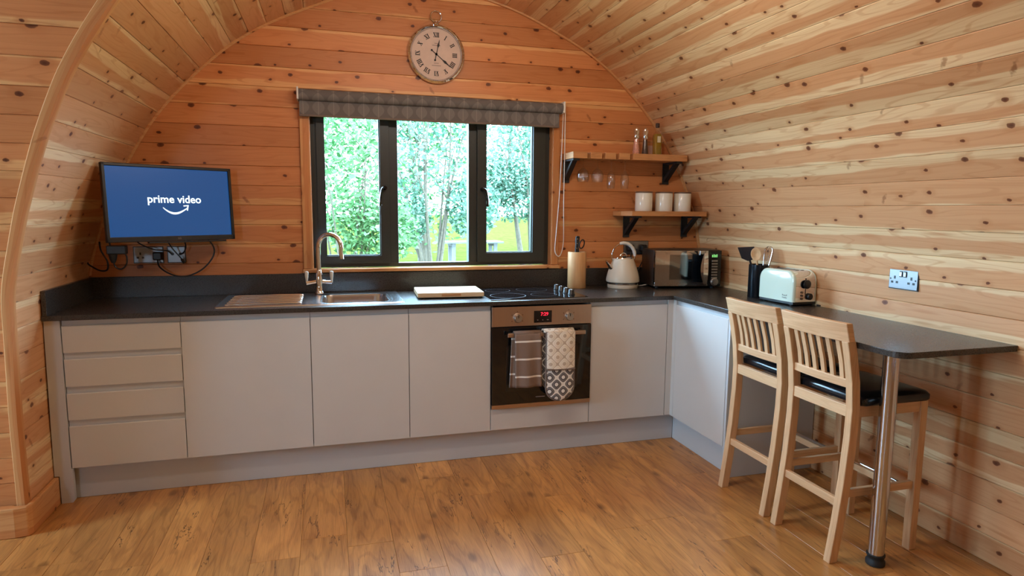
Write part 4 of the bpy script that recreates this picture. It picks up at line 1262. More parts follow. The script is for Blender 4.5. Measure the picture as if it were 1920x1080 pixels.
# towel over the handle
def cloth(name, mat, t, x0, x1, ztop, zend, yfront, skew=0.0, wav=0.004, nx=14, nz=22, vtop=0.0, thick=0.006, phase=0.0):
    m = MB(); v = []; uv = []
    for j in range(nz + 1):
        f = j / nz
        for i in range(nx + 1):
            g = i / nx
            zz = ztop + (zend - ztop) * f - 0.012 * math.sin(PI * g) * f * 0
            yy = yfront + wav * math.sin(g * 9 + phase) * (0.25 + f) - 0.006 * math.sin(PI * min(1, f * 6) / 2)
            xx = x0 + (x1 - x0) * g + skew * f
            v.append((xx, yy, zz)); uv.append(((x1 - x0) * g, vtop + (ztop - zend) * f))
    W_ = nx + 1
    fc = [(j * W_ + i, j * W_ + i + 1, (j + 1) * W_ + i + 1, (j + 1) * W_ + i) for j in range(nz) for i in range(nx)]
    m.add(v, fc, [[uv[k] for k in f] for f in fc])
    o = m.build(name, mat, t, smooth=True, world=True)
    md = o.modifiers.new('thick', 'SOLIDIFY'); md.thickness = thick; md.offset = 0
    return o
HYF, HYB = OY - 0.060, OY - 0.032          # cloth in front of / behind the bar
tw = thing('tea_towel', 'taupe towel with white stripes hanging over the oven handle', 'towel', (0.195, OY - 0.046, 0.43))
cloth('front_fall', 'towel', tw, 0.118, 0.270, 0.738, 0.432, HYF - 0.002, 0.006, 0.006, phase=0.6)
cloth('back_fall', 'towel', tw, 0.108, 0.180, 0.738, 0.428, HYB, -0.012, 0.003, vtop=0.012)
m = MB(); v = []; n = 8
for k in range(n + 1):
    a = PI * k / n
    for xx in (0.116, 0.272): v.append((xx, OY - 0.046 - 0.0155 * math.cos(a), 0.736 + 0.012 * math.sin(a)))
fc = [(2 * k, 2 * k + 1, 2 * k + 3, 2 * k + 2) for k in range(n)]
m.add(v, fc, [[(0, 0), (0.1, 0), (0.1, 0.01), (0, 0.01)]] * n)
o = m.build('top_fold', 'towel', tw, smooth=True, world=True)
md = o.modifiers.new('thick', 'SOLIDIFY'); md.thickness = 0.006; md.offset = 0
B(0.158, 0.164, HYB - 0.016, HYB - 0.010, 0.515, 0.545).build('care_tag', 'binding', tw, world=True)
# double oven glove
og = thing('oven_glove', 'grey and white lattice-print double oven glove on the oven handle', 'oven glove', (0.385, OY - 0.046, 0.34))
def pad(name, mat, x0, x1, ztop, zbot, y0, y1, parent=og, rnd=True, v0=0.0, top_round=False):
    # hanging pad with a round lower end, puffed out towards the front
    nz, nx = 20, 12
    hw = (x1 - x0) / 2; cx = (x0 + x1) / 2
    m = MB(); v = []; uv = []
    for side, yb_ in ((0, y0), (1, y1)):
        for j in range(nz + 1):
            zz = ztop + (zbot - ztop) * j / nz
            dz = zz - zbot
            w_ = hw if (dz > hw * 0.9 or not rnd) else max(0.0, math.sqrt(max(0.0, 1 - (1 - dz / (hw * 0.9)) ** 2))) * hw
            w_ = max(w_, 0.004)
            for i in range(nx + 1):
                g = -1 + 2 * i / nx
                puff = (1 - abs(g) ** 4) * (0.010 if side == 0 else 0.0)
                v.append((cx + g * w_, yb_ - puff, zz)); uv.append((cx + g * w_, zz))
    W_ = nx + 1; H_ = nz + 1; f = []
    for sd in (0, 1):
        o_ = sd * W_ * H_
        for j in range(nz):
            for i in range(nx):
                q = (o_ + j * W_ + i, o_ + j * W_ + i + 1, o_ + (j + 1) * W_ + i + 1, o_ + (j + 1) * W_ + i)
                f.append(q if sd == 0 else q[::-1])
    o_ = W_ * H_
    for j in range(nz):
        for i, fl in ((0, 0), (nx, 1)):
            q = (j * W_ + i, (j + 1) * W_ + i, o_ + (j + 1) * W_ + i, o_ + j * W_ + i)
            f.append(q if fl == 0 else q[::-1])
    for i in range(nx):
        f.append((i, o_ + i, o_ + i + 1, i + 1)); f.append((nz * W_ + i, nz * W_ + i + 1, o_ + nz * W_ + i + 1, o_ + nz * W_ + i))
    m.add(v, f, [[uv[k] for k in q] for q in f])
    return m.build(name, mat, parent, smooth=True, world=True)
pad('front_pad', 'glove', 0.300, 0.468, 0.742, 0.345, HYF - 0.012, HYF)
pad('pocket', 'glove_pocket', 0.302, 0.466, 0.745, 0.532, HYF - 0.024, HYF - 0.013, rnd=False)
B(0.300, 0.468, HYF - 0.034, HYF - 0.016, 0.524, 0.535).build('pocket_hem', 'binding', og, world=True, bevel=0.004)
pts = [(0.300, HYF - 0.010, 0.742)] + [(0.300, HYF - 0.010, 0.5), (0.300, HYF - 0.010, 0.421)] + [(0.384 + 0.084 * math.cos(a), HYF - 0.010, 0.421 + 0.0765 * math.sin(a)) for a in [PI + PI * k / 16 for k in range(1, 16)]] + [(0.468, HYF - 0.010, 0.421), (0.468, HYF - 0.010, 0.5), (0.468, HYF - 0.010, 0.742)]
MB().tube(pts, 0.0055, 8).build('edge_binding', 'binding', og, smooth=True, world=True)
pad('back_pad', 'glove', 0.282, 0.440, 0.740, 0.400, HYB, HYB + 0.010)
pts = [(0.282, HYB - 0.002, 0.740), (0.282, HYB - 0.002, 0.47)] + [(0.361 + 0.079 * math.cos(a), HYB - 0.002, 0.471 + 0.071 * math.sin(a)) for a in [PI + PI * k / 16 for k in range(1, 12)]]
MB().tube(pts, 0.0055, 8).build('edge_binding', 'binding', og, smooth=True, world=True)
v = []; m = MB(); n = 8
for k in range(n + 1):
    a = PI * k / n
    for xx in (0.286, 0.466): v.append((xx, OY - 0.046 - 0.022 * math.cos(a), 0.738 + 0.014 * math.sin(a)))
fc = [(2 * k, 2 * k + 1, 2 * k + 3, 2 * k + 2) for k in range(n)]
m.add(v, fc, [[(v[i][0], v[i][2] + v[i][1]) for i in f] for f in fc])
o = m.build('top_fold', 'glove_pocket', og, smooth=True, world=True)
md = o.modifiers.new('thick', 'SOLIDIFY'); md.thickness = 0.010; md.offset = 0

# ------------------------------------------------------------------ things standing on the worktop
kb = thing('knife_block', 'round pale wooden knife block on the worktop beside the hob', 'knife block', (0.697, -0.125, T))
MB().lathe([(0.057, 0), (0.060, 0.003), (0.060, 0.232), (0.057, 0.236), (0.050, 0.236), (0.050, 0.200), (0, 0.200)], 36).build('block', 'block_wood', kb, smooth=True, uvaxis=2)
MB().lathe([(0.050, 0.19), (0.050, 0.231), (0, 0.231)], 24).build('bristle_insert', 'black_plastic', kb)
kf = thing('knife', 'black riveted kitchen knife handle standing up from the wooden block', 'knife', (0.690, -0.130, T + 0.23))
MB().loft([[(x_ + 0.006 * z_ / 0.1, y_, z_) for x_, y_ in rrect(-0.012 * s_, 0.012 * s_, -0.009, 0.009, 0.006, 3)] for z_, s_ in ((0, 0.9), (0.03, 1.0), (0.07, 0.9), (0.10, 1.2), (0.108, 0.8))]).build('handle', 'black_plastic', kf, smooth=True)
for zz in (0.03, 0.06, 0.09): MB().lathe([(0.0028, 0.0092), (0.0028, 0.0102), (0, 0.0102)], 8, (-0.004 + zz * 0.06, 0, zz), 'Y').build('rivet', 'chrome', kf)
sc = thing('scissors', 'black-handled kitchen scissors standing in the wooden knife block', 'scissors', (0.708, -0.118, T + 0.23))
m = MB()
m.tube([(0, 0, 0), (-0.002, 0, 0.03)], 0.006, 8)
m.tube([(p[0], p[1], p[2]) for p in [(0.024 + 0.016 * math.cos(a) + 0.006 * math.sin(a), 0.0, 0.055 + 0.028 * math.sin(a)) for a in [2 * PI * k / 24 for k in range(24)]]], 0.0042, 8, closed=True)
m.tube([(p[0], p[1], p[2]) for p in [(-0.004 + 0.012 * math.cos(a), 0.012, 0.075 + 0.026 * math.sin(a)) for a in [2 * PI * k / 24 for k in range(24)]]], 0.0042, 8, closed=True)
m.build('bows', 'black_plastic', sc, smooth=True)
# kettle
kt = thing('kettle', 'cream pyramid kettle with white grip handle on its base', 'kettle', (1.008, -0.165, T))
MB().lathe([(0.098, 0), (0.100, 0.004), (0.100, 0.020), (0.094, 0.024), (0, 0.024)], 40).build('power_base', 'cream_matt', kt, smooth=True)
MB().lathe([(0.098, 0.0245), (0.100, 0.026), (0.101, 0.034), (0.099, 0.0355)], 40).build('seam', 'chrome', kt, smooth=True)
MB().lathe([(0.100, 0.036), (0.108, 0.040), (0.110, 0.050), (0.106, 0.072), (0.098, 0.105), (0.086, 0.140), (0.074, 0.170), (0.067, 0.188), (0.063, 0.192), (0, 0.192)], 40).build('body', 'cream_matt', kt, smooth=True)
MB().lathe([(0.060, 0.1925), (0.058, 0.198), (0.040, 0.206), (0.018, 0.210), (0, 0.211)], 32).build('lid', 'chrome', kt, smooth=True)
MB().tube(arc((0, 0, 0.205), 0.022, 0, 180, 12), 0.0045, 8).build('lid_loop', 'chrome', kt, smooth=True)
m = MB()
m.loft([[(-0.078 + c_[0] * 0.5, w_ * math.cos(a), 0.120 + c_[1] + w_ * 0.75 * math.sin(a)) for a in [2 * PI * k / 14 for k in range(14)]] for c_, w_ in (((0.0, 0.0), 0.028), ((-0.04, 0.022), 0.020), ((-0.080, 0.048), 0.013), ((-0.092, 0.056), 0.012))])
m.build('spout', 'chrome', kt, smooth=True)
ha = [(0.0 + 0.083 * math.cos(math.radians(a)), 0, 0.205 + 0.088 * math.sin(math.radians(a))) for a in range(-14, 200, 8)]
MB().tube([(0.070, 0, 0.178)] + ha + [(-0.066, 0, 0.180)], 0.0042, 8).build('handle_wire', 'chrome', kt, smooth=True)
MB().tube([(0.083 * math.cos(math.radians(a)), 0, 0.205 + 0.088 * math.sin(math.radians(a))) for a in range(0, 117, 9)], [0.009, 0.011, 0.012, 0.0115, 0.012, 0.0115, 0.012, 0.0115, 0.012, 0.0115, 0.012, 0.011, 0.009], 12).build('grip', 'white_plastic', kt, smooth=True)
MB().tube(spline([(0.098, 0.0, 0.008), (0.13, 0.01, 0.006), (0.17, 0.005, 0.012), (0.21, 0.05, 0.005)], 6), 0.0035, 8).build('cord', 'white_plastic', kt, smooth=True)
# microwave
mwt = thing('microwave', 'mirror-fronted black microwave with green display in the worktop corner', 'microwave', (1.395, -0.318, T))
mwt.rotation_euler = (0, 0, math.radians(-9))
MW, MH, MD = 0.452, 0.252, 0.250
m = B(-MW / 2, MW / 2, 0.012, MD, 0.014, MH)
m.build('casing', plain('dark_bronze_casing', srgb(70, 60, 54), 0.35, 0.4), mwt, bevel=0.004)
dr = B(-MW / 2, MW / 2 - 0.090, -0.012, 0.0115, 0.016, MH - 0.002).build('door', 'mirror_black', mwt, bevel=0.003)
B(-MW / 2 + 0.100, MW / 2 - 0.150, -0.0124, -0.0118, 0.060, MH - 0.030).build('door_window', plain('darker_mirror_glass', (0.20, 0.18, 0.17), 0.04, metal=1.0), dr)
hdm = MB(); nn = 12
L1 = []
for k in range(nn + 1):
    zz = 0.030 + (MH - 0.050) * k / nn
    bow = 0.020 * math.sin(PI * k / nn)
    L1.append([(MW / 2 - 0.118 - 0.6 * bow, -0.014 - bow, zz), (MW / 2 - 0.094, -0.014 - bow * 0.6, zz), (MW / 2 - 0.094, -0.010, zz), (MW / 2 - 0.118 - 0.6 * bow, -0.010, zz)])
hdm.loft(L1).build('handle', 'chrome', dr, smooth=True)
pn = B(MW / 2 - 0.088, MW / 2, -0.012, 0.0115, 0.016, MH - 0.002).build('control_panel', 'black_gloss', mwt, bevel=0.003)
m = MB()
for k in range(4): m.box(MW / 2 - 0.066 + 0.010 * k, MW / 2 - 0.060 + 0.010 * k, -0.0128, -0.0118, MH - 0.046, MH - 0.030 + 0.003 * (k % 2))
m.build('display', 'led_green', pn)
for k in range(7):
    zz = MH - 0.070 - 0.0185 * k
    B(MW / 2 - 0.066, MW / 2 - 0.026, -0.0145, -0.0118, zz - 0.0055, zz + 0.0055).build('button', 'steel', pn, bevel=0.001)
MB().lathe([(0.026, 0.012), (0.026, 0.018), (0.021, 0.020), (0.020, 0.032), (0, 0.033)], 24, (MW / 2 - 0.045, 0, 0.045), 'Y').build('dial', 'steel', pn, smooth=True)
B(-0.055, -0.004, -0.0128, -0.0118, 0.028, 0.034).build('maker_mark', 'steel', dr)
for k in range(4):
    B(-0.19 + 0.055 * k, -0.15 + 0.055 * k, 0.06, 0.16, MH - 0.0005, MH + 0.0008).build('vent', 'black_plastic', mwt)
for a in (-0.19, 0.19):
    for b in (0.04, 0.22): MB().lathe([(0.014, 0), (0.012, 0.0145)], 12, (a, b, 0)).build('foot', 'rubber', mwt)
# utensil pot with utensils
pot = thing('utensil_pot', 'dark round utensil pot on the worktop beside the toaster', 'pot', (1.588, -0.785, T))
MB().lathe([(0.056, 0), (0.058, 0.003), (0.058, 0.195), (0.054, 0.195), (0.054, 0.006), (0, 0.006)], 36).build('pot', 'pot', pot, smooth=True)
def utensil(name, label, cat, base, tip):
    t = thing(name, label, cat, base)
    d = Vector(tip) - Vector(base)
    zz_ = d.normalized(); yy_ = Vector((0.75, 0.66, 0)); yy_ = (yy_ - zz_ * yy_.dot(zz_)).normalized(); xx_ = yy_.cross(zz_)
    t.rotation_euler = Matrix((xx_, yy_, zz_)).transposed().to_euler()
    return t, d.length
b0 = Vector((1.588, -0.785, T + 0.012))
t, L = utensil('spatula', 'black nylon slotted turner with angled head standing in the utensil pot', 'spatula', tuple(b0 + Vector((0.030, 0.018, 0))), tuple(b0 + Vector((-0.040, 0.042, 0.215))))
MB().tube([(0, 0, 0), (0, 0, 0.225)], 0.006, 8).build('handle', 'nylon', t, smooth=True)
sp = MB().prism([(-0.012, 0.215), (-0.042, 0.240), (-0.046, 0.310), (0.046, 0.290), (0.040, 0.235), (0.012, 0.215)], -0.003, 0.001, 'Y')
sp.build('blade', 'nylon', t, bevel=0.001)
t, L = utensil('wooden_spoon', 'pale wooden spoon standing in the utensil pot', 'spoon', tuple(b0 + Vector((0.012, -0.004, 0))), tuple(b0 + Vector((-0.028, -0.008, 0.225))))
MB().tube([(0, 0, 0), (0, 0, 0.215)], 0.006, 8).build('handle', 'spoon', t, smooth=True)
n = 20
MB().loft([[(s_ * 0.030 * math.cos(a), y_, 0.248 + s_ * 0.040 * math.sin(a)) for a in [2 * PI * k / n for k in range(n)]] for y_, s_ in ((0.008, 0.6), (0.002, 0.95), (-0.004, 1.0), (-0.005, 0.9), (0.0, 0.6))]).build('bowl', 'spoon', t, smooth=True)
def whisk(label, off, tipoff, rmax, L):
    t, _ = utensil('whisk', label, 'whisk', tuple(b0 + Vector(off)), tuple(b0 + Vector(tipoff)))
    MB().tube([(0, 0, 0), (0, 0, 0.11)], 0.006, 8).build('handle', 'steel', t, smooth=True)
    for k in range(5):
        a = PI * k / 5
        pts = [(0.004 * math.cos(a), 0.004 * math.sin(a), 0.105)] + [(rmax * math.sin(q * PI / 10) ** 0.8 * math.cos(a), rmax * math.sin(q * PI / 10) ** 0.8 * math.sin(a), 0.11 + (L - 0.11) * (1 - math.cos(q * PI / 10)) / 2) for q in range(1, 10)]
        pts = [(0.004 * math.cos(a), 0.004 * math.sin(a), 0.10), (rmax * 0.6 * math.cos(a), rmax * 0.6 * math.sin(a), 0.15), (rmax * math.cos(a), rmax * math.sin(a), L - 0.035), (rmax * 0.6 * math.cos(a), rmax * 0.6 * math.sin(a), L - 0.006), (0, 0, L),
               (-rmax * 0.6 * math.cos(a), -rmax * 0.6 * math.sin(a), L - 0.006), (-rmax * math.cos(a), -rmax * math.sin(a), L - 0.035), (-rmax * 0.6 * math.cos(a), -rmax * 0.6 * math.sin(a), 0.15), (-0.004 * math.cos(a), -0.004 * math.sin(a), 0.10)]
        MB().tube(spline(pts, 4), 0.0012, 5).build('wire', 'chrome', t, smooth=True)
whisk('wire balloon whisk in the utensil pot, next to the toaster', (-0.010, -0.034, 0), (0.030, -0.036, 0.24), 0.026, 0.295)
# toaster
ts = thing('toaster', 'pale cream two-slice toaster with steel ends on the breakfast bar', 'toaster', (1.600, -1.020, T))
ts.rotation_euler = (0, 0, math.radians(4))
TL, TW_, TH = 0.265, 0.165, 0.190       # along y, x, z
def tsec(y_, k, inset=0.0):
    # body outline in x,z
    w_, h_ = TW_ / 2 - inset, TH - inset
    pts = [(-w_, 0.022)]
    for a in range(180, 89, -15): pts.append((-w_ + 0.045 + 0.045 * math.cos(math.radians(a)), h_ - 0.045 + 0.045 * math.sin(math.radians(a))))
    for a in range(90, -1, -15): pts.append((w_ - 0.045 + 0.045 * math.cos(math.radians(a)), h_ - 0.045 + 0.045 * math.sin(math.radians(a))))
    pts.append((w_, 0.022))
    return [(p[0], y_, p[1]) for p in pts]
def side_outline(x_, inset):
    # long side outline in y,z with rounded upper corners
    w_, h_ = TL / 2 - inset, TH - inset
    r_ = 0.055
    pts = [(-w_, 0.022)]
    for a in range(180, 89, -10): pts.append((-w_ + r_ + r_ * math.cos(math.radians(a)), h_ - r_ + r_ * math.sin(math.radians(a))))
    for a in range(90, -1, -10): pts.append((w_ - r_ + r_ * math.cos(math.radians(a)), h_ - r_ + r_ * math.sin(math.radians(a))))
    pts.append((w_, 0.022))
    return [(x_, p[0], p[1]) for p in pts]
for sg, nm in ((-1, 'side_shell'), (1, 'side_shell')):
    MB().loft([side_outline(sg * 0.066, 0.0), side_outline(sg * 0.073, 0.0), side_outline(sg * 0.080, 0.005), side_outline(sg * 0.0825, 0.014)]).build(nm, 'mint', ts, smooth=True)
MB().loft([side_outline(-0.0655, 0.001), side_outline(0.0655, 0.001)]).build('steel_band', 'chrome', ts, smooth=True)
B(-0.078, 0.078, -TL / 2 + 0.004, TL / 2 - 0.004, 0.006, 0.0215).build('base', 'black_plastic', ts, bevel=0.003)
for a in (-0.06, 0.06):
    for b in (-0.10, 0.10): MB().lathe([(0.010, 0), (0.010, 0.007)], 10, (a, b, 0)).build('foot', 'rubber', ts)
for cx in (-0.018, 0.018): B(cx - 0.011, cx + 0.011, -0.085, 0.085, TH - 0.004, TH - 0.0005).build('slot', 'black_plastic', ts)
ye = -TL / 2
B(-0.0015, 0.0015, ye - 0.0006, ye + 0.004, 0.062, 0.150).build('lever_slot', 'black_plastic', ts)
MB().lathe([(0.006, 0), (0.024, 0.006), (0.024, 0.012), (0.016, 0.018), (0, 0.019)], 20, (0.0, ye, 0.118), 'Y').build('lever', 'black_plastic', ts, smooth=True)
MB().lathe([(0.018, 0), (0.018, 0.010), (0.014, 0.014), (0, 0.014)], 20, (0.026, ye, 0.050), 'Y').build('browning_dial', 'black_plastic', ts, smooth=True)
for k in range(3): MB().lathe([(0.006, 0), (0.006, 0.004), (0, 0.005)], 12, (-0.024, ye, 0.040 + 0.017 * k), 'Y').build('button', 'lid', ts, smooth=True)
text_mesh('maker_mark', 'Russell\nHobbs', 0.013, 'ink', ts, face_mtx((-0.0826, -0.070, 0.048), (0, -1, 0), (0, 0, 1)), extrude=0.0003)
MB().tube(spline([(0.055, -0.06, 0.012), (0.085, -0.10, 0.008), (0.088, -0.14, 0.05), (0.087, -0.16, 0.09), (0.087, -0.18, 0.05), (0.084, -0.17, 0.006), (0.07, -0.145, 0.005)], 8), 0.004, 8).build('cord', 'black_plastic', ts, smooth=True)

# ------------------------------------------------------------------ shelves on the back wall
def bracket(t, x_, ztop, h_, d_, w_=0.022):
    m = MB().box(x_ - w_, x_ + w_, -0.012, -0.001, ztop - h_, ztop).box(x_ - w_, x_ + w_, -d_, -0.001, ztop - 0.012, ztop - 0.0005)
    m.prism([(-0.012, ztop - h_ + 0.045), (-0.012, ztop - h_ + 0.015), (-d_ + 0.025, ztop - 0.012), (-d_ + 0.050, ztop - 0.012)], x_ - w_ * 0.75, x_ + w_ * 0.75, 'X')
    m.build('bracket', 'black_iron', t, world=True)
SZ0, SZ1, SD = 1.742, 1.783, -0.200
s_up = thing('shelf', 'upper rustic wooden shelf with glass slots on black iron brackets', 'shelf', (1.03, 0, SZ0))
slots = [0.735, 0.835, 0.932, 1.030]
poly = [(0.628, -0.001), (0.628, SD)]
for x_ in slots:
    poly += [(x_ - 0.011, SD), (x_ - 0.011, SD + 0.13), (x_ + 0.011, SD + 0.13), (x_ + 0.011, SD)]
poly += [(1.434, SD), (1.434, -0.001)]
MB().prism(poly, SZ0, SZ1, 'Z').build('shelf_board', 'shelf', s_up, world=True, uvaxis=0, bevel=0.002)
bracket(s_up, 0.655, SZ0, 0.145, 0.185); bracket(s_up, 1.385, SZ0, 0.142, 0.185)
LZ0, LZ1 = 1.383, 1.415
s_lo = thing('shelf', 'lower rustic wooden shelf carrying three white canisters', 'shelf', (1.3, 0, LZ0))
poly = [(1.000, -0.001), (1.000, -0.130), (1.045, SD), (1.598, SD), (1.606, -0.001)]
MB().prism(poly, LZ0, LZ1, 'Z').build('shelf_board', 'shelf', s_lo, world=True, uvaxis=0, bevel=0.002)
bracket(s_lo, 1.100, LZ0, 0.145, 0.185); bracket(s_lo, 1.545, LZ0, 0.145, 0.185)
# stemware hanging upside down by the foot
def stem_glass(label, x_, prof, group):
    t = thing('wine_glass', label, 'glass', (x_, -0.105, SZ1), group=group)
    MB().lathe(prof, 28).build('glass', 'glassware', t, smooth=True)
    return t
wine = [(0.0, 0.004), (0.032, 0.002), (0.033, 0.0005), (0.006, 0.0), (0.0035, -0.01), (0.0035, -0.085), (0.012, -0.097), (0.032, -0.115), (0.040, -0.138), (0.039, -0.160), (0.033, -0.182), (0.0322, -0.182), (0.0380, -0.160), (0.0388, -0.138), (0.031, -0.117), (0.010, -0.099), (0.0, -0.097)]
flute = [(0.0, 0.004), (0.030, 0.002), (0.031, 0.0005), (0.006, 0.0), (0.0035, -0.01), (0.0035, -0.095), (0.010, -0.108), (0.024, -0.135), (0.028, -0.160), (0.027, -0.190), (0.023, -0.222), (0.0222, -0.222), (0.0260, -0.190), (0.0268, -0.160), (0.0226, -0.136), (0.008, -0.110), (0.0, -0.108)]
stem_glass('round-bowled wine glass hanging upside down below the slotted shelf, beside the black bracket', slots[0] , wine, 'glasses hanging from the upper shelf')
stem_glass('round-bowled wine glass hanging upside down below the slotted shelf, beside the flutes', slots[1], wine, 'glasses hanging from the upper shelf')
stem_glass('slim champagne flute hanging upside down below the slotted shelf, beside the round glasses', slots[2], flute, 'glasses hanging from the upper shelf')
stem_glass('slim champagne flute hanging upside down below the slotted shelf, beneath the salt grinder', slots[3], flute, 'glasses hanging from the upper shelf')
def grinder(label, name, loc, fill, k=1.0):
    t = thing(name, label, 'grinder', loc, group='spice grinders on the upper shelf')
    MB().lathe([(0.0235 * k, 0.002), (0.0235 * k, 0.010), (0.0185 * k, 0.050), (0.0135 * k, 0.098), (0, 0.098)], 24).build('filling', fill, t, smooth=True)
    MB().lathe([(0.025 * k, 0), (0.026 * k, 0.008), (0.020 * k, 0.052), (0.0155 * k, 0.104)], 24).build('glass_body', 'glassware', t, smooth=True)
    MB().lathe([(0.0165, 0.104), (0.0185, 0.108), (0.0165, 0.130), (0.0185, 0.150), (0.0175, 0.162), (0.010, 0.166), (0.008, 0.172), (0, 0.174)], 24).build('steel_top', 'chrome', t, smooth=True)
grinder('glass salt grinder with pink salt and chrome top', 'salt_grinder', (1.094, -0.13, SZ1), 'pink_salt')
grinder('glass pepper grinder with dark peppercorns and chrome top', 'pepper_grinder', (1.163, -0.12, SZ1), 'peppercorn', 0.9)
bo = thing('oil_bottle', 'square glass bottle of golden oil on the upper shelf', 'bottle', (1.250, -0.12, SZ1))
def sq(z_, h_, r_): return [(p[0], p[1], z_) for p in rrect(-h_, h_, -h_, h_, r_, 4)]
MB().loft([sq(0.003, 0.0215, 0.004), sq(0.128, 0.0215, 0.004), sq(0.138, 0.017, 0.006)]).build('oil', 'oil', bo, smooth=True)
MB().loft([sq(0.0, 0.0235, 0.005), sq(0.135, 0.0235, 0.005), sq(0.152, 0.015, 0.012), sq(0.165, 0.0115, 0.011), sq(0.182, 0.0115, 0.011)], cap1=False).build('glass_body', 'glassware', bo, smooth=True)
MB().lathe([(0.0125, 0.180), (0.0135, 0.183), (0.0135, 0.205), (0.011, 0.208), (0, 0.208)], 20).build('cap', 'peppercorn', bo, smooth=True)
B(-0.011, 0.013, -0.0242, -0.0236, 0.082, 0.122).build('label_paper', 'paper_label', bo)
cdh = thing('coaster', 'pale rounded square coaster standing behind the oil bottle', 'coaster', (1.262, -0.045, SZ1))
m = MB().prism(rrect(-0.062, 0.062, 0.001, 0.070, 0.012, 4), -0.008, 0.0, 'Y'); m.build('tile', 'pale_card', cdh)
for k, (x_, desc) in enumerate(((1.172, 'beside the kettle end'), (1.322, 'between the other two'), (1.462, 'next to the sloping wall'))):
    t = thing('canister', 'white glazed storage canister on the lower shelf, ' + ('at the end farthest from the sloping wall', 'in the middle of the three', 'closest to the sloping wall')[k], 'canister', (x_, -0.110, LZ1), group='storage canisters on the lower shelf')
    MB().lathe([(0.055, 0), (0.057, 0.003), (0.057, 0.118), (0.055, 0.120), (0, 0.120)], 36).build('jar', 'white_ceramic', t, smooth=True)
    MB().lathe([(0.056, 0.1202), (0.0575, 0.122), (0.0575, 0.127), (0.055, 0.130), (0, 0.130)], 36).build('lid', 'lid', t, smooth=True)

# ------------------------------------------------------------------ bar stools
def make_stool(label):
    st = thing('bar_stool', label, 'stool', (0, 0, 0), group='oak bar stools at the breakfast bar')
    hy = 0.164
    path = [(0.000, 0.0), (0.022, 0.16), (0.042, 0.34), (0.054, 0.52), (0.056, 0.64), (0.046, 0.75), (0.022, 0.87), (0.010, 0.916)]
    for sy in (-1, 1):
        L = []
        for x_, z_ in path:
            hw, ht = 0.017, 0.020
            cy = sy * (hy + 0.004 * z_)
            L.append([(x_ - ht, cy - hw, z_), (x_ + ht, cy - hw, z_), (x_ + ht, cy + hw, z_), (x_ - ht, cy + hw, z_)])
        MB().loft(L).build('leg', 'oak', st, bevel=0.003, uvaxis=2)
        B(0.388, 0.424, sy * hy - 0.018, sy * hy + 0.018, 0.0, 0.652).build('leg', 'oak', st, bevel=0.003)
        B(0.060, 0.392, sy * hy - 0.010, sy * hy + 0.010, 0.603, 0.650).build('seat_rail', 'oak', st, bevel=0.002)
        B(0.035, 0.392, sy * hy - 0.009, sy * hy + 0.009, 0.270, 0.303).build('stretcher', 'oak', st, bevel=0.002)
    B(0.040, 0.062, -hy + 0.014, hy - 0.014, 0.603, 0.650).build('seat_rail', 'oak', st, bevel=0.002)
    B(0.398, 0.418, -hy + 0.016, hy - 0.016, 0.603, 0.650).build('seat_rail', 'oak', st, bevel=0.002)
    B(0.020, 0.040, -hy + 0.014, hy - 0.014, 0.228, 0.262).build('stretcher', 'oak', st, bevel=0.002)
    B(0.397, 0.417, -hy + 0.016, hy - 0.016, 0.222, 0.254).build('stretcher', 'oak', st, bevel=0.002)
    MB().tube([(0.403, -hy + 0.016, 0.262), (0.403, hy - 0.016, 0.262)], 0.008, 12).build('foot_rail', 'chrome', st, smooth=True)
    # curved top rail and lower back rail
    def crail(z0, z1, hw, xt, depth, th):
        n = 10; L = []
        for k in range(n + 1):
            g = -1 + 2 * k / n
            y_ = g * hw; bx = -depth * (1 - g * g)
            L.append([(xt(z0) - th + bx, y_, z0), (xt(z0) + th + bx, y_, z0), (xt(z1) + th + bx, y_, z1), (xt(z1) - th + bx, y_, z1)])
        return MB().loft(L)
    xt = lambda z_: 0.022 + (z_ - 0.87) * (-0.028 / 0.105)
    crail(0.914, 0.990, 0.187, xt, 0.016, 0.015).build('top_rail', 'oak', st, bevel=0.003, uvaxis=1)
    xl = lambda z_: 0.046
    crail(0.722, 0.757, hy - 0.012, xl, 0.008, 0.010).build('lower_back_rail', 'oak', st, bevel=0.002, uvaxis=1)
    for k in range(6):
        g = -1 + 2 * (k + 0.5) / 6; y_ = g * (hy - 0.022)
        b0_, b1_ = 0.008 * (1 - g * g), 0.016 * (1 - g * g)
        L = [[(0.046 - b0_ - 0.006, y_ - 0.011, 0.750), (0.046 - b0_ + 0.006, y_ - 0.011, 0.750), (0.046 - b0_ + 0.006, y_ + 0.011, 0.750), (0.046 - b0_ - 0.006, y_ + 0.011, 0.750)],
             [(0.036 - b1_ * 0.8 - 0.006, y_ - 0.011, 0.82), (0.036 - b1_ * 0.8 + 0.006, y_ - 0.011, 0.82), (0.036 - b1_ * 0.8 + 0.006, y_ + 0.011, 0.82), (0.036 - b1_ * 0.8 - 0.006, y_ + 0.011, 0.82)],
             [(0.010 - b1_ - 0.006, y_ - 0.011, 0.918), (0.010 - b1_ + 0.006, y_ - 0.011, 0.918), (0.010 - b1_ + 0.006, y_ + 0.011, 0.918), (0.010 - b1_ - 0.006, y_ + 0.011, 0.918)]]
        MB().loft(L).build('slat', 'oak', st, bevel=0.0015, uvaxis=2)
    # upholstered pad
    L = []
    for z_, ins in ((0.6505, 0.004), (0.658, 0.0), (0.676, 0.0), (0.688, 0.010), (0.694, 0.028), (0.696, 0.06)):
        L.append([(p[0], p[1], z_) for p in rrect(0.082 + ins if ins < 0.02 else 0.082 + ins, 0.440 - ins, -0.186 + ins, 0.186 - ins, 0.025, 4)])
    MB().loft(L).build('seat_pad', 'black_leather', st, smooth=True)
    return st
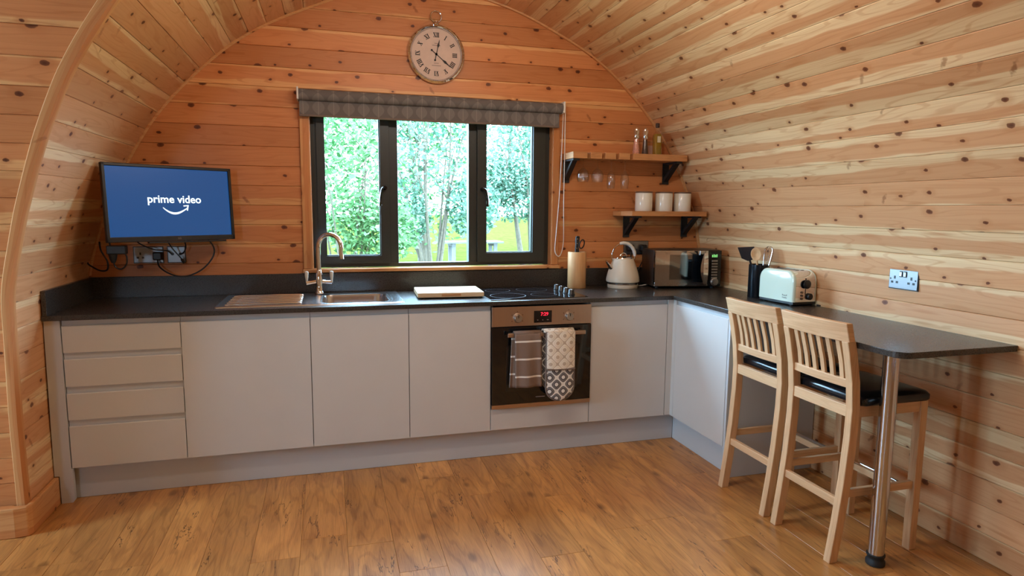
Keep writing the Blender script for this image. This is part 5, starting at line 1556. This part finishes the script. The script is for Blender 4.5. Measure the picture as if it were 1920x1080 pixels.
st1 = make_stool('oak bar stool with black seat pad in front of the cabinet end panel')
st1.location = (1.083, -1.420, 0)
st2 = copy_tree(st1)
st2['label'] = 'oak bar stool with black seat pad beside the round steel bar leg'
st2.location = (1.083, -1.830, 0)

# ------------------------------------------------------------------ garden beyond the window
gm = MB(); n = 24
vv = []
for j in range(n + 1):
    for i in range(n + 1):
        x_ = -40 + 80 * i / n; y_ = 0.25 + 60 * (j / n) ** 2
        z_ = -0.15 + 0.018 * max(0, y_ - 6) + 0.1 * math.sin(x_ * 0.3) * min(1, y_ / 10)
        vv.append((x_, y_, z_))
gm.add(vv, [(j * (n + 1) + i, j * (n + 1) + i + 1, (j + 1) * (n + 1) + i + 1, (j + 1) * (n + 1) + i) for j in range(n) for i in range(n)])
g = struct(gm.build('ground', 'grass', smooth=True))
rng = random.Random(3)
def garden_tree(label, x_, y_, stems, crowns, nl, size, mat, name='garden_tree'):
    t = thing(name, label, 'tree', (x_, y_, -0.15), group=None)
    sm_ = MB()
    for (dx, dy, h_, r_) in stems:
        b = Vector((rng.uniform(-0.1, 0.1), rng.uniform(-0.1, 0.1), -0.05)); e = Vector((dx, dy, h_))
        mid = b.lerp(e, 0.5) + Vector((rng.uniform(-0.12, 0.12), rng.uniform(-0.1, 0.1), 0))
        sm_.tube(spline([b, mid, e], 6), [r_ * (1 - 0.8 * k / 12) for k in range(13)], 6)
        for q in range(4):
            p = mid.lerp(e, rng.uniform(0, 0.9)); d = Vector((rng.uniform(-0.6, 0.6), rng.uniform(-0.4, 0.4), rng.uniform(0.3, 0.8)))
            sm_.tube([p, p + d * 0.6], [r_ * 0.4, r_ * 0.15], 5)
    sm_.build('stems', 'bark', t, smooth=True)
    v = []; f = []
    for k in range(nl):
        c = crowns[rng.randrange(len(crowns))]
        while True:
            p = Vector((rng.uniform(-1, 1), rng.uniform(-1, 1), rng.uniform(-1, 1)))
            if p.length <= 1: break
        p = Vector((c[0] + p.x * c[3], c[1] + p.y * c[4], c[2] + p.z * c[5]))
        a = Vector((rng.uniform(-1, 1), rng.uniform(-1, 1), rng.uniform(-0.8, 0.5))).normalized()
        b = a.orthogonal().normalized(); b = (b * math.cos(k) + a.cross(b) * math.sin(k)).normalized()
        s_ = size * rng.uniform(0.6, 1.3)
        i0 = len(v)
        v += [tuple(p - a * s_), tuple(p + b * s_ * 0.45), tuple(p + a * s_), tuple(p - b * s_ * 0.45)]
        f.append((i0, i0 + 1, i0 + 2, i0 + 3))
    me = bpy.data.meshes.new('foliage'); me.from_pydata(v, [], f); me.materials.append(MAT[mat])
    link(bpy.data.objects.new('foliage', me), t)
    return t
def fan(n_, h_, sp, r_): return [(rng.uniform(-sp, sp), rng.uniform(-sp * 0.5, sp * 0.5), h_ * rng.uniform(0.8, 1.1), r_ * rng.uniform(0.7, 1.2)) for _ in range(n_)]
garden_tree('leafy many-stemmed shrub seen through the left window pane', -0.62, 4.6, fan(7, 2.6, 0.9, 0.02), [(0, 0, 1.9, 0.9, 0.6, 0.9), (-0.3, 0.2, 2.7, 1.0, 0.6, 0.7), (0.35, 0, 1.3, 0.6, 0.4, 0.5)], 7000, 0.045, 'leaf_a')
garden_tree('tall multi-stemmed tree with forked trunks seen through the middle pane', 0.80, 6.2, fan(8, 3.8, 1.1, 0.032), [(0.1, 0, 2.6, 1.1, 0.6, 0.8), (-0.5, 0.1, 1.5, 0.45, 0.4, 0.55), (0.6, 0, 1.6, 0.45, 0.4, 0.5), (0, 0.2, 3.4, 1.2, 0.6, 0.7)], 7000, 0.045, 'leaf_b')
garden_tree('rounded blue-green tree with leaves hanging over the meadow, seen through the right pane', 2.85, 7.8, fan(5, 3.6, 0.8, 0.035), [(0, 0, 2.5, 1.2, 0.7, 0.75), (0.2, 0.2, 3.5, 1.3, 0.8, 0.8), (-0.6, 0, 2.1, 0.7, 0.5, 0.5), (0.1, 0, 1.75, 1.2, 0.6, 0.45)], 9000, 0.05, 'leaf_b')
garden_tree('dense hedge tree in the background behind the left shrub', -2.2, 9.6, fan(5, 4.0, 1.0, 0.08), [(0, 0, 2.2, 2.0, 1.0, 2.0), (0.8, 0, 4.0, 2.0, 1.0, 1.4)], 6500, 0.085, 'leaf_a')
garden_tree('dense hedge tree in the background behind the forked tree', 1.5, 12.4, fan(5, 4.5, 1.0, 0.08), [(0, 0, 2.6, 1.8, 1.0, 2.2), (0.2, 0, 4.6, 2.2, 1.0, 1.4)], 6500, 0.085, 'leaf_a')
garden_tree('dense hedge tree in the background behind the meadow', 6.2, 15.0, fan(5, 4.8, 1.0, 0.08), [(0, 0, 3.6, 2.4, 1.2, 1.9), (0.5, 0, 5.0, 2.6, 1.0, 1.5)], 6500, 0.095, 'leaf_b')
# bleached picnic table below the forked tree
pt = thing('picnic_table', 'bleached wooden garden table standing below the trees', 'garden table', (2.1, 9.4, -0.09))
for k in range(4): B(-0.62, 0.62, -0.30 + 0.155 * k, -0.155 + 0.155 * k, 0.80, 0.835).build('table_plank', 'bleached', pt, bevel=0.003)
for sx in (-0.45, 0.45):
    B(sx - 0.04, sx + 0.04, -0.26, 0.28, 0.74, 0.799).build('bearer', 'bleached', pt)
    for sy in (-0.22, 0.22): B(sx - 0.035, sx + 0.035, sy - 0.035, sy + 0.035, -0.02, 0.74).build('leg', 'bleached', pt)
